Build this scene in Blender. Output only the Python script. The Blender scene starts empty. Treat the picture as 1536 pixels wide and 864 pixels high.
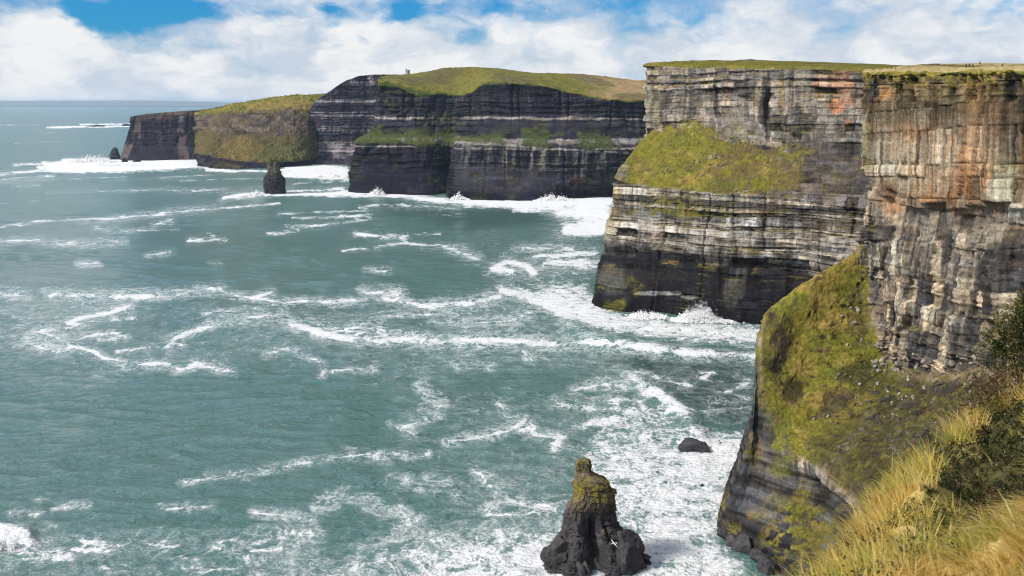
import bpy, bmesh, math, random, time
import numpy as np
from mathutils import Vector, Matrix
T0 = time.time()
random.seed(7)
scene = bpy.context.scene
COL = scene.collection
R = math.radians

# ------------------------------------------------------------------ camera
CAMH = 150.0                       # eye height above the sea
FPX = 1647.0                       # focal length in pixels of a 1536 wide frame
HORIZ = 154.0
PITCH = math.atan((432 - HORIZ) / FPX)
cam_d = bpy.data.cameras.new('camera')
cam_d.sensor_width = 36.0
cam_d.lens = FPX / 1536 * 36.0
cam_d.clip_start = 0.1
cam_d.clip_end = 200000
cam_d.dof.use_dof = True
cam_d.dof.focus_distance = 450
cam_d.dof.aperture_fstop = 4.5
cam = bpy.data.objects.new('camera', cam_d)
COL.objects.link(cam)
cam.location = (0, 0, CAMH)
cam.rotation_euler = (math.pi / 2 - PITCH, 0, 0)
scene.camera = cam

# ------------------------------------------------------------------ sky and sun
SUN_AZ = R(-110)                    # measured from +Y towards +X : light comes from the left, over the sea
SUN_EL = R(40)
world = bpy.data.worlds.new('World')
scene.world = world
world.use_nodes = True
SKY_STRENGTH = 0.09
SUN_STRENGTH = 5.0

sun_d = bpy.data.lights.new('sun', 'SUN')
sun_d.energy = SUN_STRENGTH
sun_d.angle = R(14)
sun_d.color = (1.0, 0.94, 0.85)
sun = bpy.data.objects.new('sun', sun_d)
COL.objects.link(sun)
sdir = Vector((math.sin(SUN_AZ) * math.cos(SUN_EL), math.cos(SUN_AZ) * math.cos(SUN_EL), math.sin(SUN_EL)))
sun.rotation_euler = sdir.to_track_quat('Z', 'Y').to_euler()
sun.location = (0, 0, 400)

scene.view_settings.view_transform = 'Standard'
scene.view_settings.look = 'None'
scene.view_settings.exposure = 0.08
scene.view_settings.gamma = 1.0
scene.view_settings.use_curve_mapping = False
scene.render.engine = 'CYCLES'
scene.cycles.use_denoising = True
scene.cycles.sample_clamp_direct = 1.6
scene.cycles.sample_clamp_indirect = 2.0
try:
    scene.cycles.denoiser = 'OPENIMAGEDENOISE'
except Exception:
    pass
scene.cycles.max_bounces = 8
scene.cycles.diffuse_bounces = 4
scene.cycles.glossy_bounces = 2
scene.cycles.transparent_max_bounces = 6
scene.cycles.volume_bounces = 1
scene.cycles.use_adaptive_sampling = True
scene.cycles.adaptive_threshold = 0.01
scene.cycles.filter_width = 1.15


# ------------------------------------------------------------------ node helpers
class NT:
    def __init__(self, tree):
        self.t = tree
        self.n = tree.nodes
        self.n.clear()

    def add(self, kind, **kw):
        nd = self.n.new(kind)
        for k, v in kw.items():
            if k.startswith('i_'):
                nd.inputs[k[2:].replace('_', ' ')].default_value = v
            else:
                setattr(nd, k, v)
        return nd

    def link(self, a, b):
        self.t.links.new(a, b)

    def val(self, sock, v):
        if isinstance(v, bpy.types.NodeSocket):
            self.link(v, sock)
        else:
            sock.default_value = v

    def math(self, op, a, b=None, c=None, clamp=False):
        nd = self.n.new('ShaderNodeMath')
        nd.operation = op
        nd.use_clamp = clamp
        self.val(nd.inputs[0], a)
        if b is not None:
            self.val(nd.inputs[1], b)
        if c is not None:
            self.val(nd.inputs[2], c)
        return nd.outputs[0]

    def vmath(self, op, a, b=None):
        nd = self.n.new('ShaderNodeVectorMath')
        nd.operation = op
        self.val(nd.inputs[0], a)
        if b is not None:
            self.val(nd.inputs[1], b)
        return nd.outputs['Value'] if op in ('DOT_PRODUCT', 'LENGTH', 'DISTANCE') else nd.outputs[0]

    def maprange(self, v, a, b, c, d, smooth=True):
        nd = self.n.new('ShaderNodeMapRange')
        nd.interpolation_type = 'SMOOTHSTEP' if smooth else 'LINEAR'
        self.val(nd.inputs[0], v)
        for i, q in enumerate((a, b, c, d)):
            self.val(nd.inputs[i + 1], q)
        return nd.outputs[0]

    def mix(self, f, a, b, mode='MIX'):
        nd = self.n.new('ShaderNodeMix')
        nd.data_type = 'RGBA'
        nd.blend_type = mode
        nd.clamp_factor = True
        self.val(nd.inputs[0], f)
        self.val(nd.inputs[6], a if isinstance(a, bpy.types.NodeSocket) else (*a, 1))
        self.val(nd.inputs[7], b if isinstance(b, bpy.types.NodeSocket) else (*b, 1))
        return nd.outputs[2]

    def noise(self, vec, scale, detail=4, rough=0.55, dist=0.0, dim='3D'):
        nd = self.n.new('ShaderNodeTexNoise')
        nd.noise_dimensions = dim
        self.val(nd.inputs['Vector'], vec)
        nd.inputs['Scale'].default_value = scale
        nd.inputs['Detail'].default_value = detail
        nd.inputs['Roughness'].default_value = rough
        nd.inputs['Distortion'].default_value = dist
        return nd.outputs['Fac']

    def mapping(self, vec, scale=(1, 1, 1), loc=(0, 0, 0)):
        nd = self.n.new('ShaderNodeMapping')
        self.val(nd.inputs[0], vec)
        nd.inputs['Location'].default_value = loc
        nd.inputs['Scale'].default_value = scale
        return nd.outputs[0]


def pxdir(px, py):
    d = Vector(((px - 768) / FPX, math.cos(PITCH) + (432 - py) / FPX * math.sin(PITCH),
                -math.sin(PITCH) + (432 - py) / FPX * math.cos(PITCH)))
    return d.normalized()


def build_world():
    w = NT(world.node_tree)
    out = w.add('ShaderNodeOutputWorld')
    sky = w.add('ShaderNodeTexSky')
    sky.sky_type = 'NISHITA'
    sky.sun_disc = False
    sky.sun_elevation = SUN_EL
    sky.sun_rotation = SUN_AZ
    sky.altitude = 150
    sky.air_density = 1.0
    sky.dust_density = 0.4
    sky.ozone_density = 2.0
    blue = w.mix(1.0, sky.outputs[0], (0.10, 0.62, 1.18), 'MULTIPLY')
    tc = w.add('ShaderNodeTexCoord')
    d = w.vmath('NORMALIZE', tc.outputs['Generated'])
    sep = w.add('ShaderNodeSeparateXYZ')
    w.link(d, sep.inputs[0])
    warp = w.add('ShaderNodeTexNoise')
    w.val(warp.inputs['Vector'], w.mapping(d, (1, 1, 1.9)))
    warp.inputs['Scale'].default_value = 26
    warp.inputs['Detail'].default_value = 5
    wv = w.vmath('SUBTRACT', warp.outputs['Color'], (0.5, 0.5, 0.5))
    dw = w.vmath('ADD', d, w.vmath('MULTIPLY', wv, (0.055, 0.055, 0.03)))
    n1 = w.noise(w.mapping(dw, (1, 1, 2.1), (3.1, 0.4, 0)), 7.0, 8, 0.56)
    n2 = w.noise(w.mapping(dw, (1, 1, 2.0), (7.7, 2.2, 1)), 17.0, 7, 0.6)
    cov = w.math('ADD', w.math('MULTIPLY', n1, 0.7), w.math('MULTIPLY', n2, 0.3))
    # openings seen between the clouds
    gaps = [(165, 26, 0.040, .28), (250, 12, 0.040, .24), (212, 48, 0.014, .13), (505, 26, 0.022, .16), (300, 14, 0.02, .08),
            (715, 55, 0.034, .13), (610, 18, 0.028, .15), (740, 14, 0.028, .11), (545, 55, 0.012, .12), (1035, 22, 0.03, .10), (1400, 55, 0.035, .08),
            (700, 90, 0.016, .1), (60, 150, 0.03, .0), (890, -60, .04, .1), (400, -60, .05, .12), (-250, 40, .05, .12), (1900, 20, .06, .1)]
    for px, py, r, a in gaps:
        if a == 0:
            continue
        g = tuple(pxdir(px, py))
        dd = w.vmath('SUBTRACT', dw, g)
        dl = w.vmath('LENGTH', w.vmath('MULTIPLY', dd, (1, 1, 1.5)))
        cov = w.math('SUBTRACT', cov, w.maprange(dl, 0.0, r, a, 0.0))
    for px, py, r, a in [(60, 45, .05, .14), (420, 75, .05, .10), (630, 70, .03, .12), (340, 45, .02, .1), (870, 50, .05, .12), (1270, 40, .30, .11), (1000, 70, .06, .05), (180, 100, .06, .10)]:
        g = tuple(pxdir(px, py))
        dl = w.vmath('LENGTH', w.vmath('MULTIPLY', w.vmath('SUBTRACT', dw, g), (1, 1, 1.5)))
        cov = w.math('ADD', cov, w.maprange(dl, 0.0, r, a, 0.0))
    # thicker towards the horizon as one looks through more of the broken layer
    cov = w.math('ADD', cov, w.maprange(sep.outputs[2], 0.0, 0.085, 0.13, 0.0))
    mask = w.maprange(cov, 0.36, 0.60, 0.0, 1.0)
    lit = w.noise(w.mapping(dw, (1, 1, 2.4), (1.2, 5.0, -0.013)), 13.0, 7, 0.55)
    lit2 = w.math('MULTIPLY_ADD', w.math('SUBTRACT', n1, 0.5), 0.9, lit)
    cl = w.mix(w.maprange(lit2, 0.32, 0.62, 0, 1), (0.60, 0.68, 0.79), (0.93, 0.935, 0.94))
    # the cloud colour is a radiance of its own; the sky is scaled to the physical range
    bs = w.add('ShaderNodeBackground')
    w.link(blue, bs.inputs[0])
    bs.inputs[1].default_value = SKY_STRENGTH
    bc = w.add('ShaderNodeBackground')
    w.link(cl, bc.inputs[0])
    bc.inputs[1].default_value = 0.92
    mx = w.add('ShaderNodeMixShader')
    w.link(mask, mx.inputs[0])
    w.link(bs.outputs[0], mx.inputs[1])
    w.link(bc.outputs[0], mx.inputs[2])
    w.link(mx.outputs[0], out.inputs[0])


build_world()


# ------------------------------------------------------------------ numpy noise
def _hash(ix, iy, iz, seed):
    h = (ix.astype(np.uint32) * np.uint32(374761393) + iy.astype(np.uint32) * np.uint32(668265263)
         + iz.astype(np.uint32) * np.uint32(2147483647 // 3) + np.uint32(seed * 974711 & 0xffffffff))
    h = (h ^ (h >> np.uint32(13))) * np.uint32(1274126177)
    h = (h ^ (h >> np.uint32(16))) * np.uint32(2246822519)
    h = h ^ (h >> np.uint32(15))
    return h.astype(np.float32) * np.float32(1 / 4294967295.0)


def rnd1(i, seed):
    i = np.asarray(i).astype(np.int64)
    z = np.zeros_like(i)
    return _hash(i & 0xffffffff, z, z, seed)


def rnd2(i, j, seed):
    i = np.asarray(i).astype(np.int64)
    j = np.asarray(j).astype(np.int64)
    return _hash(i & 0xffffffff, j & 0xffffffff, np.zeros_like(i), seed)


def vnoise(x, y, z, seed=0):
    x, y, z = (np.asarray(a, dtype=np.float32) for a in (x, y, z))
    x, y, z = np.broadcast_arrays(x, y, z)
    fx, fy, fz = np.floor(x), np.floor(y), np.floor(z)
    ix, iy, iz = (f.astype(np.int64) & 0xffffffff for f in (fx, fy, fz))
    tx, ty, tz = x - fx, y - fy, z - fz
    tx, ty, tz = (t * t * t * (t * (t * 6 - 15) + 10) for t in (tx, ty, tz))
    ix1, iy1, iz1 = ((a + 1) & 0xffffffff for a in (ix, iy, iz))

    def L(a, b, t):
        return a + (b - a) * t
    c0 = L(L(_hash(ix, iy, iz, seed), _hash(ix1, iy, iz, seed), tx), L(_hash(ix, iy1, iz, seed), _hash(ix1, iy1, iz, seed), tx), ty)
    c1 = L(L(_hash(ix, iy, iz1, seed), _hash(ix1, iy, iz1, seed), tx), L(_hash(ix, iy1, iz1, seed), _hash(ix1, iy1, iz1, seed), tx), ty)
    return L(c0, c1, tz) * 2 - 1


def fbm(x, y, z, octv=4, seed=0, gain=0.5):
    a, s, t = 1.0, 0.0, 0.0
    f = 1.0
    for o in range(octv):
        s = s + a * vnoise(x * f, y * f, z * f, seed + o * 17)
        t += a
        a *= gain
        f *= 2.03
    return s / t


def sstep(v, a, b):
    t = np.clip((v - a) / (b - a), 0, 1)
    return t * t * (3 - 2 * t)


# ------------------------------------------------------------------ pixel <-> place (used to survey the photograph)
CP, SP = math.cos(PITCH), math.sin(PITCH)


def ray(px, py):
    return ((px - 768) / FPX, CP + (432 - py) / FPX * SP, -SP + (432 - py) / FPX * CP)


def at_y(px, py, Y):
    r = ray(px, py)
    t = Y / r[1]
    return np.array((r[0] * t, Y, CAMH + r[2] * t))


def at_z(px, py, z):
    r = ray(px, py)
    t = (z - CAMH) / r[2]
    return np.array((r[0] * t, r[1] * t, z))


def proj(x, y, z):
    zc = y * CP - (z - CAMH) * SP
    yc = y * SP + (z - CAMH) * CP
    return 768 + FPX * x / zc, 432 - FPX * yc / zc


# ------------------------------------------------------------------ mesh helpers
def link_mesh(name, me, mat=None, parent=None, smooth=False):
    o = bpy.data.objects.new(name, me)
    COL.objects.link(o)
    if mat:
        me.materials.append(mat)
    if parent:
        o.parent = parent
    if smooth:
        me.shade_smooth()
    return o


def tag(o, label=None, cat=None, group=None, kind=None):
    if label:
        o['label'] = label
    if cat:
        o['category'] = cat
    if group:
        o['group'] = group
    if kind:
        o['kind'] = kind
    return o


def grid_mesh(name, X, Y, Z, cols=None, attrs=None):
    nu, nv = X.shape
    co = np.stack((X, Y, Z), -1).reshape(-1, 3).astype(np.float32)
    idx = np.arange(nu * nv, dtype=np.int32).reshape(nu, nv)
    q = np.stack((idx[:-1, :-1], idx[1:, :-1], idx[1:, 1:], idx[:-1, 1:]), -1).reshape(-1, 4)
    return raw_mesh(name, co, q, cols, attrs)


def raw_mesh(name, co, quads, cols=None, attrs=None):
    me = bpy.data.meshes.new(name)
    k = quads.shape[1]
    me.vertices.add(len(co))
    me.vertices.foreach_set('co', np.ascontiguousarray(co, dtype=np.float32).ravel())
    me.loops.add(quads.size)
    me.loops.foreach_set('vertex_index', np.ascontiguousarray(quads, dtype=np.int32).ravel())
    me.polygons.add(len(quads))
    me.polygons.foreach_set('loop_start', np.arange(0, quads.size, k, dtype=np.int32))
    me.update(calc_edges=True)
    if cols is not None:
        a = me.attributes.new('col', 'FLOAT_COLOR', 'POINT')
        c4 = np.ones((len(co), 4), np.float32)
        c4[:, :3] = np.asarray(cols).reshape(-1, 3)
        a.data.foreach_set('color', c4.ravel())
    for nm, v in (attrs or {}).items():
        a = me.attributes.new(nm, 'FLOAT', 'POINT')
        a.data.foreach_set('value', np.ascontiguousarray(v, dtype=np.float32).ravel())
    me.validate()
    return me


def new_mat(name):
    m = bpy.data.materials.new(name)
    m.use_nodes = True
    return m, NT(m.node_tree)


def simple_mat(name, rgb, rough=0.8, var=0.15, scale=5.0, bump=0.0):
    m, t = new_mat(name)
    out = t.add('ShaderNodeOutputMaterial')
    b = t.add('ShaderNodeBsdfPrincipled')
    g = t.add('ShaderNodeNewGeometry')
    n = t.noise(g.outputs['Position'], scale, 5, 0.6)
    f = t.maprange(n, 0.3, 0.7, 1 - var, 1 + var, False)
    cmb = t.add('ShaderNodeCombineColor')
    for i in range(3):
        t.link(f, cmb.inputs[i])
    t.link(t.mix(1.0, cmb.outputs[0], rgb, 'MULTIPLY'), b.inputs['Base Color'])
    b.inputs['Roughness'].default_value = rough
    if bump:
        bp = t.add('ShaderNodeBump')
        bp.inputs['Strength'].default_value = 1
        bp.inputs['Distance'].default_value = bump
        t.link(n, bp.inputs['Height'])
        t.link(bp.outputs[0], b.inputs['Normal'])
    t.link(b.outputs[0], out.inputs[0])
    return m


def rock_material(name, fine=1.2, bump=0.35, rough=0.88, wet=False):
    """colour comes from the vertex survey (bed and block colours); the material adds grain, speckle and fine relief"""
    m, t = new_mat(name)
    out = t.add('ShaderNodeOutputMaterial')
    b = t.add('ShaderNodeBsdfPrincipled')
    at = t.add('ShaderNodeAttribute')
    at.attribute_name = 'col'
    gr = t.add('ShaderNodeAttribute')
    gr.attribute_name = 'grass'
    g = t.add('ShaderNodeNewGeometry')
    P = g.outputs['Position']
    n1 = t.noise(P, fine, 6, 0.65)
    n2 = t.noise(t.mapping(P, (1, 1, 2.5)), fine * 0.22, 5, 0.6)
    n3 = t.noise(t.mapping(P, (1, 1, 0.16)), fine * 0.5, 4, 0.6)
    f = t.math('ADD', t.maprange(n1, 0.25, 0.75, 0.55, 1.45, False),
               t.math('ADD', t.maprange(n2, 0.3, 0.7, -0.22, 0.22, False), t.maprange(n3, 0.3, 0.7, -0.2, 0.2, False)))
    cmb = t.add('ShaderNodeCombineColor')
    for i in range(3):
        t.link(f, cmb.inputs[i])
    c = t.mix(1.0, at.outputs['Color'], cmb.outputs[0], 'MULTIPLY')
    t.link(c, b.inputs['Base Color'])
    b.inputs['Roughness'].default_value = rough
    b.inputs['Specular IOR Level'].default_value = 0.06
    bp = t.add('ShaderNodeBump')
    bp.inputs['Strength'].default_value = 0.8
    bp.inputs['Distance'].default_value = bump
    h = t.math('ADD', n1, t.math('MULTIPLY', n2, 1.5))
    t.link(h, bp.inputs['Height'])
    t.link(bp.outputs[0], b.inputs['Normal'])
    t.link(b.outputs[0], out.inputs[0])
    return m


M_NEAR = rock_material('near_cliff_rock', 1.3, 0.35)
M_MID = rock_material('cliff_rock', 0.8, 0.5)
M_FAR = rock_material('far_cliff_rock', 0.3, 0.9)
M_STACK = rock_material('stack_rock', 1.5, 0.5, 0.8)


# ------------------------------------------------------------------ lofted headlands
def loft(ctrl, nu, nv, smu=0, smv=0):
    """ctrl: [col][row] -> xyz.  nu / nv: samples for each gap.  Returns nu x nv x 3"""
    A = np.array(ctrl, dtype=np.float64)
    tu = np.concatenate([np.linspace(i, i + 1, n, endpoint=False) for i, n in enumerate(nu)] + [[len(nu)]])
    tv = np.concatenate([np.linspace(i, i + 1, n, endpoint=False) for i, n in enumerate(nv)] + [[len(nv)]])

    def cubic(B, t):                        # monotone-ish Hermite along axis 0
        n = B.shape[0]
        m = np.zeros_like(B)
        d = B[1:] - B[:-1]
        m[1:-1] = np.where(d[1:] * d[:-1] > 0, 2 * d[1:] * d[:-1] / (d[1:] + d[:-1] + 1e-12), 0)
        m[0], m[-1] = d[0], d[-1]
        i = np.clip(t.astype(int), 0, n - 2)
        f = (t - i).reshape((-1,) + (1,) * (B.ndim - 1))
        return ((2 * f**3 - 3 * f**2 + 1) * B[i] + (f**3 - 2 * f**2 + f) * m[i]
                + (-2 * f**3 + 3 * f**2) * B[i + 1] + (f**3 - f**2) * m[i + 1])
    A = cubic(A, tu)
    A = cubic(A.transpose(1, 0, 2), tv).transpose(1, 0, 2)
    for ax, k in ((0, smu), (1, smv)):
        if k > 1:
            pad = [(0, 0)] * 3
            pad[ax] = (k, k)
            B = np.pad(A, pad, mode='edge')
            cs = np.cumsum(B, axis=ax)
            sl = [slice(None)] * 3
            n = A.shape[ax]
            hi = (np.take(cs, np.arange(k + k // 2, k + k // 2 + n), axis=ax))
            lo = (np.take(cs, np.arange(k + k // 2 - k, k + k // 2 - k + n), axis=ax))
            A = (hi - lo) / k
    return A, tu, tv


def normals(A):
    du = np.gradient(A, axis=0)
    dv = np.gradient(A, axis=1)
    n = np.cross(du, dv)
    n /= np.linalg.norm(n, axis=2, keepdims=True) + 1e-9
    if n[:, :max(2, A.shape[1] // 30), 2].mean() < 0:
        n = -n
    return n


def strata(u, z, seed, tlo, thi, jlo, jhi, warp=1.0, hmax=260):
    rng = np.random.RandomState(seed)
    th = rng.uniform(tlo, thi, int(hmax * 2.2 / (tlo + thi)) + 20) * np.where(rng.rand(int(hmax * 2.2 / (tlo + thi)) + 20) < .25, .45, 1)
    bounds = np.cumsum(th) - 20
    zz = z + warp * fbm(u / 45.0, z / 60.0, 0, 3, seed + 1)
    li = np.searchsorted(bounds, zz)
    lic = np.clip(li, 1, len(bounds) - 1)
    lo, hi = bounds[lic - 1], bounds[lic]
    tl = (zz - lo) / (hi - lo)
    js = jlo + (jhi - jlo) * rnd1(li, seed + 2)
    off = rnd1(li, seed + 3) * 50
    uu = (u + off + 0.8 * vnoise(u / 3.0, z / 4.0, 0, seed + 4) * np.minimum(1, js / 4)) / js
    # uneven joint spacing inside a bed
    uu = uu + 0.33 * vnoise(uu * 0.9, li.astype(np.float32), 0, seed + 5)
    bi = np.floor(uu).astype(np.int64)
    tu = uu - bi
    lr = rnd1(li, seed + 6) * 2 - 1
    br = rnd2(bi, li, seed + 7) * 2 - 1
    br2 = rnd2(bi, li, seed + 8)
    ed = np.minimum(np.minimum(tu, 1 - tu) * js, np.minimum(tl, 1 - tl) * (hi - lo))
    return lr, br, br2, ed, tl


GRASS = np.array((0.136, 0.126, 0.020))
GRASS2 = np.array((0.195, 0.145, 0.036))
GRASS3 = np.array((0.074, 0.088, 0.017))


def lerp3(a, b, t):
    return a + (b - a) * t[..., None]


def grass_colour(P, seed, sc=1.0):
    n = fbm(P[..., 0] / (14 * sc), P[..., 1] / (14 * sc), P[..., 2] / (9 * sc), 4, seed)
    n2 = fbm(P[..., 0] / (3.2 * sc), P[..., 1] / (3.2 * sc), P[..., 2] / (2.2 * sc), 3, seed + 50)
    c = lerp3(np.broadcast_to(GRASS, n.shape + (3,)), GRASS2, sstep(n + .3 * n2, -0.05, 0.45))
    c = lerp3(c, GRASS3, sstep(-n + .5 * n2, 0.1, 0.55))
    n3 = fbm(P[..., 0] / (.9 * sc), P[..., 1] / (.9 * sc), P[..., 2] / (.5 * sc), 2, seed + 51)
    c = lerp3(c, np.array((.12, .075, .035)), .75 * sstep(n2 - .6 * n, .42, .7))
    return c * np.clip(1 + 0.35 * n2 + .45 * n3, .35, 1.7)[..., None]


def blobs(px, py, lst, seed, rough=0.5, sc=26.0):
    """where on the cliff a real patch of stone or turf lies, surveyed from the photograph"""
    tot = np.zeros_like(px)
    nz = fbm(px / sc, py / sc, 0, 4, seed)
    for cx, cy, rx, ry, s in lst:
        d = np.sqrt(((px - cx) / rx) ** 2 + ((py - cy) / ry) ** 2) + rough * nz
        tot = np.maximum(tot, s * (1 - sstep(d, 0.65, 1.1)))
    return tot


def headland(name, ctrl, nu, nv, spec, mat, seed, label):
    A, tu, tv = loft(ctrl, nu, nv, spec.get('smu', 0), spec.get('smv', 0))
    N = normals(A)
    x, y, z = A[..., 0], A[..., 1], A[..., 2]
    er = spec['edge_row']
    ei = int(np.argmin(abs(tv - er)))
    seg = np.linalg.norm(np.diff(A[:, ei, :2], axis=0), axis=1)
    u1 = np.concatenate([[0], np.cumsum(seg)])
    u = np.repeat(u1[:, None], A.shape[1], 1)
    V = np.repeat(tv[None, :], A.shape[0], 0)
    U = np.repeat(tu[:, None], A.shape[1], 1)
    px, py = proj(x, y, np.maximum(z, -2))
    steep = 1 - sstep(N[..., 2], 0.32, 0.62)
    grass = spec['grass'](U, V, px, py, A, N, seed)
    rocky = np.clip(1 - grass, 0, 1)
    below = sstep(V, er - 0.02, er + 0.10)            # only below the brink
    sc = spec.get('scale', 1.0)
    t1, t2 = spec['beds']
    j1, j2 = spec['joints']
    lr, br, br2, ed, tl = strata(u, z, seed, t1, t2, j1, j2, spec.get('warp', 1.5))
    lr2, brs, br22, ed2, tl2 = strata(u + 31, z, seed + 100, t1 * .3, t2 * .3, j1 * .3, j2 * .33, spec.get('warp', 1.5))
    big = fbm(u / (38 * sc), z / (150 * sc), 0, 3, seed + 9)
    mid = fbm(u / (9 * sc), z / (26 * sc), 0, 3, seed + 10)
    fin = fbm(x / (2.2 * sc), y / (2.2 * sc), z / (1.6 * sc), 4, seed + 11)
    gul = np.abs(fbm(u / (17 * sc), z / (70 * sc), 3, 3, seed + 12))
    gul = -(1 - sstep(gul, 0, .12))
    block = spec.get('block', 1.0)
    zb, zf = spec['zone'](U, V, px, py, A, u, seed) if 'zone' in spec else (1.0, 1.0)
    disp = (spec.get('big', 4) * big + spec.get('mid', 1.6) * mid + spec.get('gully', 1.5) * gul
            + zb * block * (spec.get('ledge', .9) * lr + 0.8 * br - 0.75 * (1 - sstep(ed, 0, 0.35 * sc)))
            + zf * 0.38 * block * (lr2 + brs - 0.9 * (1 - sstep(ed2, 0, .22 * sc))) + 0.45 * sc * fin)
    if 'extra' in spec:
        disp = disp + spec['extra'](U, V, px, py, A, u, seed)
    rk = below * np.maximum(rocky, 0.0) * (0.25 + 0.75 * steep)
    gb = fbm(x / (6 * sc), y / (6 * sc), z / (5 * sc), 4, seed + 13) * 1.1 * sc + 0.35 * sc * fbm(x / (1.1 * sc), y / (1.1 * sc), z / (1.0 * sc), 3, seed + 14)
    gb = gb * spec.get('turf', 1.0)
    H = N.copy()
    H[..., 2] *= 0.35
    H /= np.linalg.norm(H, axis=2, keepdims=True) + 1e-9
    D = H * (disp * rk)[..., None] + N * (gb * (1 - rk))[..., None]
    fade_top = spec.get('fade_top', None)
    Q = A + D
    # ragged brink
    brk = np.exp(-((V - er) / 0.06) ** 2) * spec.get('brink', 0.6)
    Q[..., 2] += brk * (fbm(u / 5.0 / sc, V * 3, 1, 3, seed + 15))
    # colours
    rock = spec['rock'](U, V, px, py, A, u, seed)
    vb = spec.get('blockvar', 0.33)
    k = (1 + zb * vb * br + 0.55 * zb * vb * lr + zf * (0.45 * vb * brs + .2 * vb * lr2))
    k *= 1 - 0.45 * zb * (1 - sstep(ed, 0, .3 * sc)) * steep
    st = fbm(u / (2.0 * sc), z / (34 * sc), 5, 4, seed + 20)
    k *= 1 - spec.get('stain', 0.45) * sstep(st, 0.08, 0.5) * steep
    k = np.clip(k, 0.18, 2.0)
    rc = rock * k[..., None]
    warmth = (br2 - .5)[..., None] * np.array((0.16, 0.0, -0.16))
    rc = rc * (1 + warmth)
    lum = rc.mean(-1, keepdims=True)
    rc = rc * np.clip(lum / .16, .05, 3) ** spec.get('contrast', 0.0)
    # moss and lichen on small ledges
    N2 = normals(Q)
    led = sstep(N2[..., 2], 0.45, 0.8) * sstep(fbm(x / (11 * sc), y / (11 * sc), z / (11 * sc), 3, seed + 21), *spec.get('moss', (0.0, 0.4)))
    gc = grass_colour(A, seed + 30, sc)
    if 'grasscol' in spec:
        gc = spec['grasscol'](gc, U, V, px, py, A, seed)
    g = np.clip(np.maximum(grass, led * below * spec.get('ledgemoss', .7)), 0, 1)
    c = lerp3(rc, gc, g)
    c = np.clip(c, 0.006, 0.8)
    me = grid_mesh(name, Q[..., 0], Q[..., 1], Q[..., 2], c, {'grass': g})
    o = link_mesh(name, me, mat)
    tag(o, label, None, None, 'structure')
    return o, Q, N2, g, px, py


def W(*a):
    return np.array(a, dtype=float)


def prof(rows):
    out = []
    for r in rows:
        if r[0] == 'w':
            out.append(W(*r[1:]))
        elif r[0] == 'z':
            out.append(at_z(r[1], r[2], r[3]))
        else:
            out.append(at_y(*r))
    return out


def below_sea(p):
    q = p.copy()
    q[2] = -4
    return q


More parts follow.
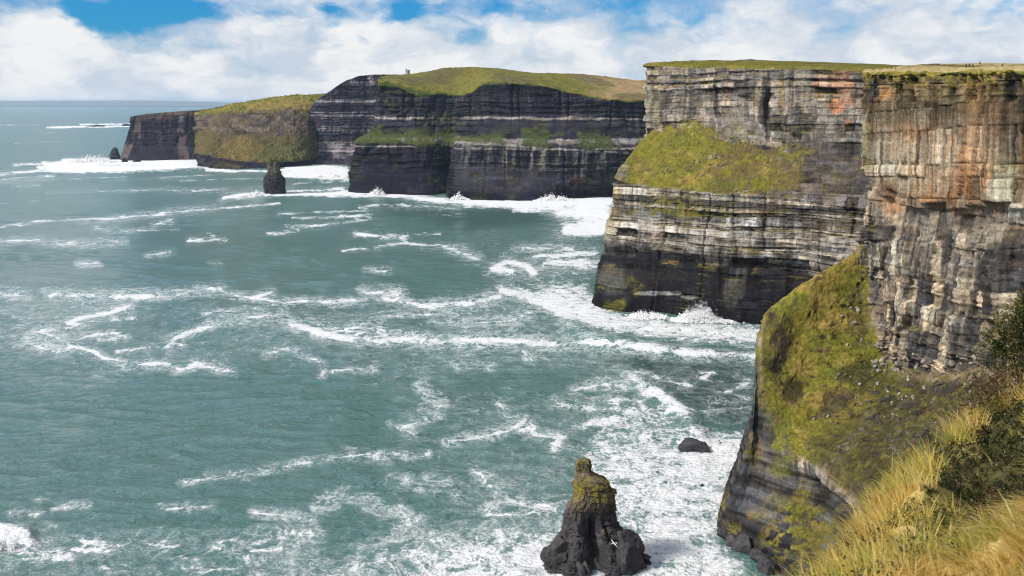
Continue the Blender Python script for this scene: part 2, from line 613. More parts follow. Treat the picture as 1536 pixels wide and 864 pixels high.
# ---- near headland : tall wall on the right with its green spur
def build_near():
    e = []
    # rows: 0 far plateau, 1 near plateau, 2 brink, 3 wall middle, 4 wall foot, 5 slope middle, 6 slope lip, 7 lower cliff, 8 waterline, 9 under water
    def plate(p):
        a = p + W(16, 14, 2.0)
        b = p + W(300, 330, 0)
        b[2] = CAMH + (HORIZ - 101.0) * b[1] / FPX
        return [b, a]

    def col(rows):
        r = prof(rows)
        e.append(plate(r[0]) + r + [below_sea(r[-1])])
    col([('w', 330, 600, 168), ('w', 329, 597, 130), ('w', 326, 592, 92), ('w', 318, 585, 75), ('w', 306, 575, 55), ('w', 296, 562, 30), ('w', 286, 552, 0)])
    col([('w', 172, 490, 165), ('w', 171, 488, 130), ('w', 168, 482, 90), ('w', 150, 482, 68), ('w', 128, 470, 48), ('w', 112, 458, 26), ('w', 98, 440, 0)])
    col([(1293, 110, 447), (1299, 235, 444), ('z', 1286, 366, 93), ('z', 1222, 412, 80.4), ('z', 1150, 466, 65), ('z', 1124, 625, 34), ('z', 1076, 800, 0)])
    col([(1304, 110, 438), (1304, 240, 438), ('z', 1300, 420, 79), ('z', 1212, 500, 58.5), ('z', 1146, 590, 41), ('z', 1135, 715, 18), ('z', 1098, 818, 0)])
    col([(1322, 110, 431), (1322, 250, 431), ('z', 1316, 505, 58), ('z', 1240, 560, 45.5), ('z', 1180, 660, 29.5), ('z', 1172, 760, 13), ('z', 1135, 842, 0)])
    col([(1375, 110, 406), (1375, 270, 405), ('z', 1352, 552, 48), ('z', 1288, 612, 38), ('z', 1222, 692, 27), ('z', 1226, 772, 13), ('z', 1195, 880, 0)])
    col([(1440, 109, 381), (1438, 270, 381), ('z', 1412, 556, 54), ('z', 1345, 645, 40), ('z', 1285, 748, 27), ('z', 1292, 830, 12), ('z', 1280, 960, 0)])
    col([(1470, 109, 368), (1468, 270, 367), ('z', 1466, 550, 60), ('z', 1420, 655, 44), ('z', 1350, 792, 27), ('z', 1362, 900, 12), ('z', 1370, 1050, 0)])
    col([(1483, 108, 352), (1480, 270, 352), ('z', 1484, 552, 63), ('z', 1440, 660, 46), ('z', 1380, 810, 27), ('z', 1392, 920, 12), ('z', 1410, 1070, 0)])
    col([(1560, 108, 332), (1560, 270, 332), ('z', 1560, 562, 66), ('z', 1552, 685, 49), ('z', 1520, 860, 28), ('z', 1560, 980, 12), ('z', 1580, 1150, 0)])
    col([(1760, 110, 285), (1760, 280, 285), ('z', 1750, 600, 70), ('z', 1780, 760, 48), ('z', 1780, 950, 28), ('z', 1830, 1080, 12), ('z', 1850, 1250, 0)])
    col([('w', 235, 205, 158), ('w', 234, 203, 120), ('w', 228, 197, 70), ('w', 200, 190, 48), ('w', 170, 180, 28), ('w', 160, 172, 12), ('w', 140, 165, 0)])
    nu = [26, 36, 36, 70, 140, 110, 60, 36, 76, 50, 20]
    nv = [8, 30, 90, 150, 80, 60, 70, 75, 4]

    def grass(U, V, px, py, A, N, sd):
        n = fbm(A[..., 0] / 9, A[..., 1] / 9, A[..., 2] / 9, 4, sd + 40)
        n2 = fbm(A[..., 0] / 2.2, A[..., 1] / 2.2, A[..., 2] / 2.2, 3, sd + 41)
        top = 1 - sstep(V + 0.16 * n + .07 * n2, 2.04, 2.13)
        top = np.maximum(top, .8 * sstep(n2 + .6 * n, .05, .35) * (1 - sstep(V, 2.15, 2.45)))
        # spur
        spur = sstep(V + 0.22 * n, 3.97, 4.1) * (1 - sstep(V + 0.55 * n + .3 * n2 - .25 * sstep(U, 3.2, 5), 6.15, 6.5))
        right = sstep(U + 0.7 * n + .6 * n2, 4.55, 5.5)
        spur = spur * (1 - 0.62 * right * sstep(n * .6 + n2 * 1.2 + 0.25 * right, -0.18, 0.12))
        spur = spur * (1 - .85 * sstep(n2 + .8 * n, .40, .58))
        spur = spur * (1 - .9 * sstep(V, 6.06, 6.12) * sstep(U, 3.7, 4.3))
        low = sstep(V, 6.75, 6.95) * sstep(n + 1.1 * n2 + .15, 0.0, 0.35) * sstep(U, 3.5, 4.4) * (1 - sstep(V, 7.4, 7.9))
        side = blobs(px, py, [(1150, 560, 26, 70, .85), (1190, 620, 40, 50, .9), (1240, 820, 40, 50, .8), (1205, 790, 20, 80, .7)], sd + 44) * (0.4 + .6 * sstep(n2, -.3, .2))
        g = np.maximum(np.maximum(top, spur), np.maximum(low, side))
        crag = blobs(px, py, [(1162, 525, 26, 50, 1), (1158, 495, 20, 34, 1), (1138, 590, 16, 50, .9), (1190, 580, 14, 30, .8), (1150, 650, 26, 30, .8), (1255, 600, 26, 24, .7), (1290, 480, 20, 40, .5), (1300, 560, 40, 30, .6)], sd + 45, .9, 16)
        g = g * (1 - crag)
        return np.clip(g, 0, 1)

    def lowblocks(u, z, sd):
        return strata(u + .8 * fbm(z / 14, u / 20, 0, 2, sd + 73), z - .10 * u, sd + 74, 6, 17, 2.6, 8.5, 2.2)

    def panels(u, z, sd):
        return strata(u, z - .06 * u, sd + 78, 7, 15, 7, 19, .8)

    def rock(U, V, px, py, A, u, sd):
        z = A[..., 2]
        base = np.broadcast_to(W(0.265, 0.195, 0.130), z.shape + (3,)).copy()
        n = fbm(u / 14, z / 18, 1, 4, sd + 60)
        n2 = fbm(u / 4, z / 9, 2, 4, sd + 61)
        base = lerp3(base, W(0.115, 0.088, 0.046), (1 - sstep(py + 25 * n, 155, 205)) * .85)      # earthy upper beds
        base = lerp3(base, W(0.175, 0.150, 0.122), sstep(py + 20 * n, 290, 330) * (1 - sstep(V, 3.95, 4.15)) * .9)
        orange = blobs(px, py, [(1440, 285, 70, 46, 1), (1400, 240, 70, 60, .65), (1460, 180, 20, 90, .5), (1350, 215, 30, 40, .35), (1478, 470, 5, 40, .8), (1325, 300, 22, 22, .5),
                                (1410, 500, 8, 16, .8), (1322, 140, 10, 12, .8), (1505, 400, 24, 40, .4), (1500, 180, 20, 40, .3)], sd + 62)
        base = lerp3(base, W(0.30, 0.155, 0.066), orange * sstep(n2, -.6, .2))
        pale = blobs(px, py, [(1330, 240, 30, 40, .55), (1380, 250, 60, 45, .5), (1310, 260, 16, 40, .7), (1510, 290, 30, 42, .9), (1420, 235, 30, 50, .4), (1300, 225, 7, 40, .8),
                              (1320, 390, 22, 40, .8), (1400, 370, 14, 22, .7), (1400, 520, 40, 34, .6), (1440, 440, 30, 26, .5), (1370, 480, 40, 50, .35)], sd + 63)
        base = lerp3(base, W(0.330, 0.295, 0.225), pale)
        base = lerp3(base, W(0.25, 0.24, 0.115), blobs(px, py, [(1300, 230, 9, 44, .8), (1510, 262, 26, 40, .5)], sd + 64))
        base = lerp3(base, W(0.060, 0.056, 0.062), blobs(px, py, [(1305, 140, 13, 22, .8), (1515, 150, 24, 30, .6), (1510, 200, 20, 40, .5), (1420, 310, 40, 10, .6), (1330, 290, 40, 8, .6), (1505, 380, 20, 20, .5), (1440, 330, 40, 12, .5)], sd + 65) * .85)
        # seeps run straight down the face in narrow bands
        sk = fbm(u / .9, z / 26, 6, 3, sd + 80)
        sk2 = fbm(u / 2.2, z / 40, 7, 3, sd + 81)
        wallz = sstep(V + .12 * n, 2.38, 2.5) * (1 - sstep(V, 3.1, 3.2)) * (.45 + .55 * sstep(fbm(u / 9, z / 14, 8, 2, sd + 85), -.2, .25))
        base = lerp3(base, W(0.36, 0.32, 0.25), wallz * sstep(sk, .12, .4) * .45)
        base = lerp3(base, W(0.23, 0.130, 0.062), wallz * sstep(sk2, .1, .4) * .6)
        base = lerp3(base, W(0.055, 0.045, 0.042), wallz * sstep(-sk + .5 * sk2, .26, .5) * .6)
        lrp, brp, brp2, edp, tlp = panels(u, z, sd)
        wz2 = sstep(V, 2.38, 2.44) * (1 - sstep(V, 3.12, 3.18))
        base = base * (1 + wz2 * (.28 * brp + .12 * lrp) - .55 * wz2 * (1 - sstep(edp, .05, .3)))[..., None]
        lr, br, br2, ed, tl = lowblocks(u, z, sd)
        lowz = sstep(V, 3.2, 3.35) * (1 - sstep(V, 3.95, 4.1))
        base = lerp3(base, W(0.34, 0.275, 0.195), lowz * sstep(br2, .62, .7) * .85)
        base = lerp3(base, W(0.065, 0.062, 0.068), lowz * (1 - sstep(br2, .25, .32)) * .8)
        base = base * (1 - .35 * lowz * (1 - sstep(ed, 0, .3)))[..., None]
        base = lerp3(base, W(0.055, 0.05, 0.052), lowz * sstep(fbm(u / 2.6, z / 22, 9, 3, sd + 83), .1, .35) * .75)
        base = lerp3(base, W(0.070, 0.066, 0.066), sstep(V + .25 * n, 5.9, 6.3))
        base = lerp3(base, W(0.046, 0.046, 0.050), sstep(V + .3 * n, 7.0, 7.7))
        bedl = vnoise(z / 1.1 + .02 * u + .5 * n, 0, 0, sd + 68) + .5 * vnoise(z / .45 + .02 * u + .5 * n, 0, 3, sd + 69)
        base = base * (1 + .5 * bedl * sstep(V, 5.9, 6.3))[..., None]
        base = lerp3(base, W(0.26, 0.235, 0.20), blobs(px, py, [(1262, 712, 26, 12, .0), (1300, 752, 24, 12, .0)], sd + 66))
        # pale bed under the lip
        lip = np.exp(-((V - 6.20 - .05 * n) / 0.09) ** 2) * sstep(U, 3.7, 4.3)
        base = lerp3(base, W(0.25, 0.22, 0.185), lip * .75 * sstep(rnd1(np.floor(u / 1.7), sd + 84) + .5 * n2, .15, .5))
        rub = sstep(V, 4.0, 4.3) * (1 - sstep(V, 5.9, 6.1))
        base = lerp3(base, W(0.038, 0.032, 0.025), rub * .92)
        base = lerp3(base, W(0.24, 0.22, 0.20), .4 * rub * sstep(n2 * .4 + fbm(A[..., 0] / 1.3, A[..., 1] / 1.3, A[..., 2] / 1.3, 3, sd + 67), .34, .46) * sstep(U, 3.6, 4.6))
        return base

    def extra(U, V, px, py, A, u, sd):
        d = np.zeros(U.shape)
        lr, br, br2, ed, tl = lowblocks(u, A[..., 2], sd)
        lrp, brp, brp2, edp, tlp = panels(u, A[..., 2], sd)
        # overhanging bed across the wall and the undercut below it, and the undercut under the pale lip
        vb = 3.15 + .05 * (rnd1(np.floor(u / 6.5 + .8 * vnoise(u / 9, 0, 0, sd + 70)), sd + 71) - .5)
        pz = sstep(V, 2.40, 2.44) * (1 - sstep(V, vb, vb + .012))
        d += pz * (1.3 + .55 * brp + .25 * lrp - .8 * (1 - sstep(edp, 0, .22)))
        d -= 3.0 * sstep(V, vb, vb + .012) * (1 - sstep(V, vb + .05, vb + .30))
        d -= 5.5 * np.exp(-((V - 6.56) / 0.15) ** 2) * sstep(U, 3.6, 4.3)
        d += 1.8 * np.exp(-((V - 6.20) / 0.12) ** 2) * sstep(U, 3.6, 4.3)
        # open joints that cut the whole wall from brink to foot
        fis = np.abs(fbm(u / 21, A[..., 2] / 500, 11, 2, sd + 86) + .03 * vnoise(A[..., 2] / 6, u / 9, 0, sd + 87))
        d -= 4.2 * (1 - sstep(fis, .0, .045)) * sstep(V, 2.02, 2.1) * (1 - sstep(V, 3.9, 4.05))
        d += 1.5 * np.round(2.2 * fbm(u / 15, A[..., 2] / 300, 12, 2, sd + 88)) * sstep(V, 2.1, 2.2) * (1 - sstep(V, 3.9, 4.05))
        # smooth panels of the middle wall
        d -= 3.0 * blobs(px, py, [(1354, 268, 9, 9, 1)], sd + 71, .15)
        rubz = sstep(V, 4.0, 4.2) * (1 - sstep(V, 5.9, 6.1)) * sstep(U, 3.8, 5)
        d += rubz * (4.5 * np.abs(fbm(A[..., 0] / 7, A[..., 1] / 7, A[..., 2] / 5, 4, sd + 79)) - 1.2)
        low = sstep(V, 3.22, 3.42) * (1 - sstep(V, 3.95, 4.1))
        d += low * (1.7 * br + .7 * lr - .5 * (1 - sstep(ed, 0, .3)) + 1.6 * fbm(u / 8, A[..., 2] / 40, 4, 2, sd + 72))
        d -= 1.6 * (1 - low) * (1 - sstep(np.abs(fbm(u / 26, A[..., 2] / 400, 8, 2, sd + 75)), 0, .03)) * sstep(V, 2.1, 2.2) * (1 - sstep(V, 4, 4.1))
        return d

    def zone(U, V, px, py, A, u, sd):
        n = fbm(u / 12, A[..., 2] / 12, 3, 3, sd + 76)
        panel = sstep(V + .06 * n, 2.42, 2.5) * (1 - sstep(V + .03 * n, 3.12, 3.2))
        low = sstep(V, 3.22, 3.42)
        up = 1 - sstep(V, 2.36, 2.46)
        return .62 + .5 * up - .42 * panel - .05 * low, .75 + .2 * up - .55 * panel + .25 * low

    def gcol(gc, U, V, px, py, A, sd):
        n = fbm(A[..., 0] / 5, A[..., 1] / 5, A[..., 2] / 5, 3, sd + 91)
        gc = lerp3(gc, W(.40, .31, .15), (1 - sstep(V + .15 * n, 1.7, 1.95)) * .85)
        gc = lerp3(gc, W(.26, .19, .045), sstep(V, 1.8, 2.0) * (1 - sstep(V, 2.2, 2.5)) * sstep(n, -.2, .3) * .8)
        gc = lerp3(gc, W(.075, .066, .020), sstep(U, 4.2, 5.4) * sstep(V, 3.9, 4.1) * .75)
        return gc * np.where(V > 3.5, 1.05, 1.0)[..., None]
    spec = dict(edge_row=2, grass=grass, rock=rock, extra=extra, zone=zone, grasscol=gcol, beds=(2.2, 7.5), joints=(4, 12), big=2.2, mid=.45, gully=.6, block=0.9,
                scale=1.0, warp=.9, smu=13, smv=3, contrast=.38, stain=.28, brink=1.4, blockvar=.45, turf=.9)
    return headland('near_cliff', e, nu, nv, spec, M_NEAR, 11, 'tall tan and orange rock wall on the right with a green spur running down to the sea')


# ---- second headland with the big grass shelf
def build_shelf():
    e = []

    def col(rows, back=(40, 60, 4.0)):
        r = prof(rows)
        p = r[0]
        far = p + W(420, 620, 0)
        mid = p + W(back[0], back[1], 0)
        for q, dy in ((far, 0), (mid, 1.2)):
            qx = proj(q[0], q[1], q[2])[0]
            q[2] = CAMH + (HORIZ - dy - np.interp(qx, [965, 990, 1090, 1160, 1300, 1500], [96, 93, 92, 94, 101.5, 104])) * q[1] / FPX
            q[2] = max(q[2], p[2] + .4)
        e.append([far, mid] + r + [below_sea(r[-1])])
    # brink, wall middle, shelf top, shelf lip, ledge band, dark band, waterline
    col([('w', 330, 1250, 182), ('w', 328, 1245, 150), ('w', 320, 1240, 120), ('w', 300, 1228, 88), ('w', 296, 1226, 70), ('w', 290, 1220, 30), ('w', 280, 1215, 0)])
    col([('w', 150, 985, 181), ('w', 148, 982, 150), ('w', 142, 976, 120), ('w', 120, 958, 88), ('w', 117, 955, 70), ('w', 110, 950, 35), ('w', 98, 940, 0)])
    col([(965, 99, 884), (966, 150, 884), (962, 204, 880), (921, 266, 848), (915, 312, 842), (903, 380, 832), ('z', 892, 456, 0)])
    col([(988, 98, 868), (989, 150, 866), (988, 192, 862), (955, 276, 826), (952, 318, 822), (940, 385, 816), ('z', 930, 468, 0)])
    col([(1035, 100, 848), (1036, 150, 845), (1036, 182, 838), (1002, 283, 802), (1000, 325, 798), (992, 392, 793), ('z', 985, 470, 0)])
    col([(1092, 101, 824), (1092, 160, 820), (1090, 206, 806), (1068, 288, 780), (1067, 330, 777), (1062, 398, 772), ('z', 1055, 478, 0)])
    col([(1160, 102, 796), (1160, 165, 792), (1160, 220, 778), (1150, 293, 754), (1149, 335, 750), (1146, 405, 745), ('z', 1140, 488, 0)])
    col([(1215, 103, 776), (1215, 165, 772), (1214, 216, 762), (1215, 299, 738), (1215, 342, 734), (1214, 415, 729), ('z', 1212, 495, 0)])
    col([(1300, 105, 748), (1300, 170, 744), (1300, 235, 732), (1302, 312, 710), (1302, 352, 706), (1300, 425, 700), ('z', 1298, 505, 0)])
    col([(1420, 106, 712), (1420, 170, 708), (1420, 235, 700), (1420, 318, 684), (1420, 358, 680), (1420, 430, 676), ('z', 1420, 515, 0)])
    col([('w', 420, 700, 170), ('w', 418, 698, 150), ('w', 412, 694, 110), ('w', 400, 688, 80), ('w', 398, 686, 60), ('w', 394, 684, 30), ('w', 390, 680, 0)])
    nu = [14, 30, 36, 64, 76, 86, 68, 90, 50, 16]
    nv = [8, 20, 60, 60, 70, 56, 80, 80, 4]

    def grass(U, V, px, py, A, N, sd):
        n = fbm(A[..., 0] / 16, A[..., 1] / 16, A[..., 2] / 12, 4, sd + 40)
        n2 = fbm(A[..., 0] / 4, A[..., 1] / 4, A[..., 2] / 3, 3, sd + 41)
        top = 1 - sstep(V + 0.10 * n + .05 * n2, 2.02, 2.12)
        shelf = sstep(V + .28 * n + .12 * n2, 3.92, 4.12) * (1 - sstep(V + .07 * n + .04 * n2, 4.97, 5.05))
        rt = sstep(px + 50 * n + 25 * n2 + (py - 250) * .7, 1170, 1230)
        shelf = shelf * (1 - .93 * rt)
        rocks = sstep(n2 + .9 * n, .42, .62) * .85 * sstep(px, 1010, 1050)
        shelf = shelf * (1 - rocks)
        shelf *= 1 - .8 * blobs(px, py, [(932, 255, 10, 26, 1)], sd + 47)
        led = blobs(px, py, [(1000, 308, 50, 12, .8), (1040, 318, 60, 10, .7), (960, 318, 30, 10, .6), (1130, 320, 60, 8, .45), (1020, 295, 60, 5, .5), (1250, 255, 30, 40, .2), (985, 150, 15, 60, .35)], sd + 46, .7, 12) * sstep(n2, -.3, .25)
        return np.clip(np.maximum(np.maximum(top, shelf), led), 0, 1)

    def rock(U, V, px, py, A, u, sd):
        z = A[..., 2]
        n = fbm(u / 22, z / 20, 1, 4, sd + 60)
        n2 = fbm(u / 6, z / 12, 2, 4, sd + 61)
        base = np.broadcast_to(W(0.205, 0.172, 0.140), z.shape + (3,)).copy()
        base = lerp3(base, W(0.12, 0.11, 0.10), sstep(n2 + .4 * n, .0, .4) * .8)
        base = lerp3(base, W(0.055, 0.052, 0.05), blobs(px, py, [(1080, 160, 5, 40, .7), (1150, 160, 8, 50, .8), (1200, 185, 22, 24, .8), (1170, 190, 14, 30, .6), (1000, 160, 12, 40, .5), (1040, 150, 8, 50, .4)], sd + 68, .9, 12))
        base = lerp3(base, W(0.29, 0.140, 0.080), blobs(px, py, [(1255, 158, 16, 14, 1), (1265, 130, 26, 30, .6), (1230, 130, 8, 20, .6), (1275, 185, 8, 10, .8), (1095, 140, 4, 22, .5)], sd + 62))
        base = lerp3(base, W(0.28, 0.22, 0.09), blobs(px, py, [(1175, 140, 4, 24, .7), (1135, 150, 5, 20, .5)], sd + 63))
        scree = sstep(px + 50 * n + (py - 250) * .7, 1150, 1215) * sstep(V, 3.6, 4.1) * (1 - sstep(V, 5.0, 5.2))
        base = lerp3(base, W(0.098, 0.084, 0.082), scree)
        # ledge bands: alternating pale and dark beds
        bnd = sstep(V, 5.0, 5.08)
        st = vnoise(z / 2.6 + .25 * n, 0, 0, sd + 70)
        base = lerp3(base, lerp3(np.broadcast_to(W(0.058, 0.053, 0.048), z.shape + (3,)), W(0.235, 0.20, 0.16), sstep(st, -.05, .45)), bnd * .85)
        pale = sstep(V, 5.6, 6.0) * (1 - sstep(V, 6.6, 7.0)) * sstep(n2, -.25, .3)
        base = lerp3(base, W(0.29, 0.265, 0.24), pale * .55)
        base = lerp3(base, W(0.20, 0.165, 0.11), blobs(px, py, [(918, 330, 20, 50, .8)], sd + 64))
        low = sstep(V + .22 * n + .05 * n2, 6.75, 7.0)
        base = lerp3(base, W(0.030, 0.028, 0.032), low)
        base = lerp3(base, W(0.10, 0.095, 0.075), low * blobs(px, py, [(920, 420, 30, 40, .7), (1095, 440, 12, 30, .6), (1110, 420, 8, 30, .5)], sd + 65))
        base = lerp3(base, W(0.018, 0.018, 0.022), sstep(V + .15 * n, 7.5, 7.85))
        base = lerp3(base, W(0.25, 0.24, 0.22), blobs(px, py, [(985, 440, 36, 4, .7), (1035, 446, 14, 3, .6)], sd + 66, .5, 9))
        return base

    def extra(U, V, px, py, A, u, sd):
        d = .9 * (1 - sstep(V, 3.6, 4)) + 1.6 * np.exp(-((V - 5.03) / .05) ** 2)
        lowr = sstep(V, 6.9, 7.3)
        d += lowr * (3.0 * fbm(u / 9, A[..., 2] / 60, 4, 3, sd + 72) - 1.0)
        d -= 2.5 * np.exp(-((V - 6.95) / .10) ** 2)
        d -= 5 * blobs(px, py, [(1152, 170, 5, 42, 1), (1078, 150, 3, 40, .5)], sd + 73, .4, 14)
        return d

    def gcol(gc, U, V, px, py, A, sd):
        n = fbm(A[..., 0] / 26, A[..., 1] / 26, A[..., 2] / 16, 3, sd + 90)
        gc = lerp3(gc, W(.125, .116, .014), .6 * sstep(n, -.2, .4))
        n4 = fbm(A[..., 0] / 7, A[..., 1] / 7, A[..., 2] / 4, 4, sd + 92)
        return lerp3(gc, W(.105, .078, .032), .8 * sstep(n4 + .5 * sstep(px, 1030, 1120), .18, .5) * sstep(V, 3.8, 4))
    def zone(U, V, px, py, A, u, sd):
        up = 1 - sstep(V, 4.0, 4.2)
        lo = sstep(V, 6.9, 7.1)
        n = fbm(u / 16, A[..., 2] / 14, 3, 3, sd + 77)
        return (1 - .1 * up - .55 * lo) * (.55 + .9 * sstep(n, -.3, .35)), 1 - .2 * up - .45 * lo
    spec = dict(edge_row=2, grass=grass, rock=rock, extra=extra, zone=zone, grasscol=gcol, beds=(1.8, 6.8), joints=(7, 30), big=3.6, mid=1.5, gully=1.6, block=0.9,
                scale=1.15, warp=2.5, smu=11, smv=3, contrast=.42, stain=.32, brink=1.2, blockvar=.46, ledge=1.45, turf=1.0, moss=(-.1, .4))
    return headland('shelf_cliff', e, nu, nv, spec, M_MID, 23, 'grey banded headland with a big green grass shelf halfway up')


# ---- third headland, dark, with the tower hill above it
def build_tower_headland():
    e = []

    def col(top, rows, top2=None):
        r = prof(rows)
        t = at_y(*top)
        e.append([t + W(0, 500, -14), t, 0.35 * t + .65 * r[0] + W(0, 0, 2)] + r + [below_sea(r[-1])])
    # hill skyline ; brink, wall mid, shelf top, shelf lip, lower mid, waterline
    col((560, 124, 2420), [('w', -200, 2320, 190), ('w', -202, 2315, 150), ('w', -206, 2310, 100), ('w', -214, 2305, 84), ('w', -222, 2295, 40), ('w', -232, 2290, 0)])
    col((575, 116, 2300), [('w', -222, 2060, 186), ('w', -224, 2055, 150), ('w', -240, 2045, 105), ('w', -258, 2030, 84), ('w', -266, 2020, 40), ('w', -272, 2012, 0)])
    col((590, 114, 2240), [(566, 122, 1945), (563, 160, 1940), (556, 194, 1926), (530, 214, 1910), (524, 250, 1898), ('z', 518, 287, 0)])
    col((606, 113, 2220), [(592, 124, 1938), (590, 160, 1930), (586, 193, 1915), (578, 214, 1895), (576, 250, 1878), ('z', 572, 291, 0)])
    col((640, 108, 2240), [(634, 136, 1925), (632, 165, 1916), (632, 196, 1900), (632, 216, 1880), (630, 255, 1860), ('z', 628, 293, 0)])
    col((672, 102, 2260), [(680, 141, 1930), (679, 165, 1922), (678, 200, 1910), (676, 218, 1895), (675, 255, 1888), ('z', 674, 290, 0)])
    col((705, 101, 2270), [(704, 138, 1915), (703, 165, 1905), (702, 203, 1880), (688, 211, 1790), (680, 250, 1765), ('z', 675, 297, 0)])
    col((742, 103, 2280), [(735, 122, 1890), (735, 160, 1880), (735, 201, 1850), (725, 213, 1770), (722, 250, 1752), ('z', 720, 300, 0)])
    col((800, 110, 2270), [(800, 126, 1870), (800, 165, 1862), (800, 199, 1832), (796, 217, 1765), (795, 255, 1748), ('z', 793, 301, 0)])
    col((860, 111, 2270), [(860, 140, 1862), (860, 170, 1852), (860, 200, 1822), (858, 221, 1768), (857, 255, 1752), ('z', 856, 298, 0)])
    col((915, 116, 2260), [(915, 148, 1860), (915, 175, 1850), (915, 204, 1828), (914, 224, 1785), (914, 258, 1770), ('z', 914, 296, 0)])
    col((965, 121, 2240), [(965, 150, 1860), (965, 178, 1850), (965, 210, 1832), (965, 226, 1800), (966, 260, 1790), ('z', 966, 294, 0)])
    col((1150, 121, 2240), [(1150, 150, 1880), (1150, 178, 1870), (1150, 210, 1850), (1150, 226, 1820), (1150, 260, 1810), ('z', 1150, 293, 0)])
    nu = [8, 16, 30, 42, 44, 30, 34, 56, 56, 52, 42, 12]
    nv = [4, 40, 20, 46, 40, 26, 50, 60, 3]

    def grass(U, V, px, py, A, N, sd):
        n = fbm(A[..., 0] / 40, A[..., 1] / 40, A[..., 2] / 30, 4, sd + 40)
        n2 = fbm(A[..., 0] / 10, A[..., 1] / 10, A[..., 2] / 8, 3, sd + 41)
        top = 1 - sstep(V + 0.22 * n + .10 * n2 - .30 * (1 - sstep(px, 600, 720)), 3.0, 3.14)
        shelf = sstep(V + .6 * n + .5 * n2, 4.9, 5.3) * (1 - sstep(V + .15 * n + .10 * n2, 5.98, 6.1))
        shelf *= 0.9 * sstep(fbm(A[..., 0] / 30, 0, 0, 3, sd + 48) + .5 * n2 + .15, -.1, .2)
        led = blobs(px, py, [(660, 190, 40, 22, .5), (560, 205, 30, 16, .5), (590, 150, 25, 16, .6), (630, 170, 40, 10, .4), (905, 265, 40, 30, .25)], sd + 46, .7, 14) * sstep(n2, -.2, .2)
        return np.clip(np.maximum(np.maximum(top, shelf), led), 0, 1)

    def rock(U, V, px, py, A, u, sd):
        z = A[..., 2]
        n = fbm(u / 60, z / 40, 1, 4, sd + 60)
        n2 = fbm(u / 14, z / 12, 2, 4, sd + 61)
        base = np.broadcast_to(W(0.034, 0.030, 0.040), z.shape + (3,)).copy()
        st = vnoise(z / 6.5 + .35 * n, 0, 0, sd + 70) + .35 * vnoise(z / 2.4 + .3 * n, 0, 0, sd + 71)
        base = lerp3(base, W(0.30, 0.27, 0.245), sstep(st + .35 * n2, .22, .55) * (1 - sstep(V, 6.5, 6.8)) * .8)
        base = lerp3(base, W(0.016, 0.016, 0.024), sstep(-st + .3 * n2, .15, .5) * .7)
        lip = np.exp(-((V - 6.13 - .03 * n) / .055) ** 2)
        base = lerp3(base, W(0.36, 0.33, 0.27), lip * .75 * sstep(n2 + .25, -.2, .2) * sstep(px, 676, 690))
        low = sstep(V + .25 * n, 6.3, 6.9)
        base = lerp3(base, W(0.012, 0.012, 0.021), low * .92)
        base = lerp3(base, W(0.048, 0.045, 0.052), low * .75 * sstep(px, 676, 690) * (1 - sstep(V, 7.4, 7.8)))  # paler right of the crease: shade on the left face is put into colour
        base = lerp3(base, W(0.17, 0.16, 0.14), (1 - sstep(V, 6.6, 7.2)) * sstep(V, 6.1, 6.2) * sstep(fbm(u / 7, z / 60, 7, 3, sd + 75), .1, .4) * sstep(px, 676, 690) * .7)
        base = lerp3(base, W(0.13, 0.075, 0.05), blobs(px, py, [(870, 268, 20, 8, .5)], sd + 66))
        return base

    def gcol(gc, U, V, px, py, A, sd):
        hill = 1 - sstep(V, 2.9, 3.2)
        n = fbm(A[..., 0] / 70, A[..., 1] / 90, 0, 4, sd + 90)
        gc = lerp3(gc, W(.135, .125, .024), hill * .7)
        gc = lerp3(gc, W(.30, .205, .105), hill * sstep(px + 60 * n, 860, 930) * .85)
        gc = lerp3(gc, W(.10, .085, .035), hill * sstep(n, .1, .35) * .75)
        gc = lerp3(gc, W(.042, .062, .016), (1 - hill) * .85)
        return gc
    spec = dict(edge_row=3, grass=grass, rock=rock, grasscol=gcol, beds=(3, 12), joints=(10, 50), big=10.0, mid=5, gully=5, block=1.9,
                scale=2.4, warp=3.5, smu=7, smv=3, stain=.45, brink=1.5, turf=.8, blockvar=.32, moss=(.1, .5), ledgemoss=.5)
    return headland('tower_cliff', e, nu, nv, spec, M_FAR, 37, 'dark banded headland in the middle distance with a rounded green hill on top')


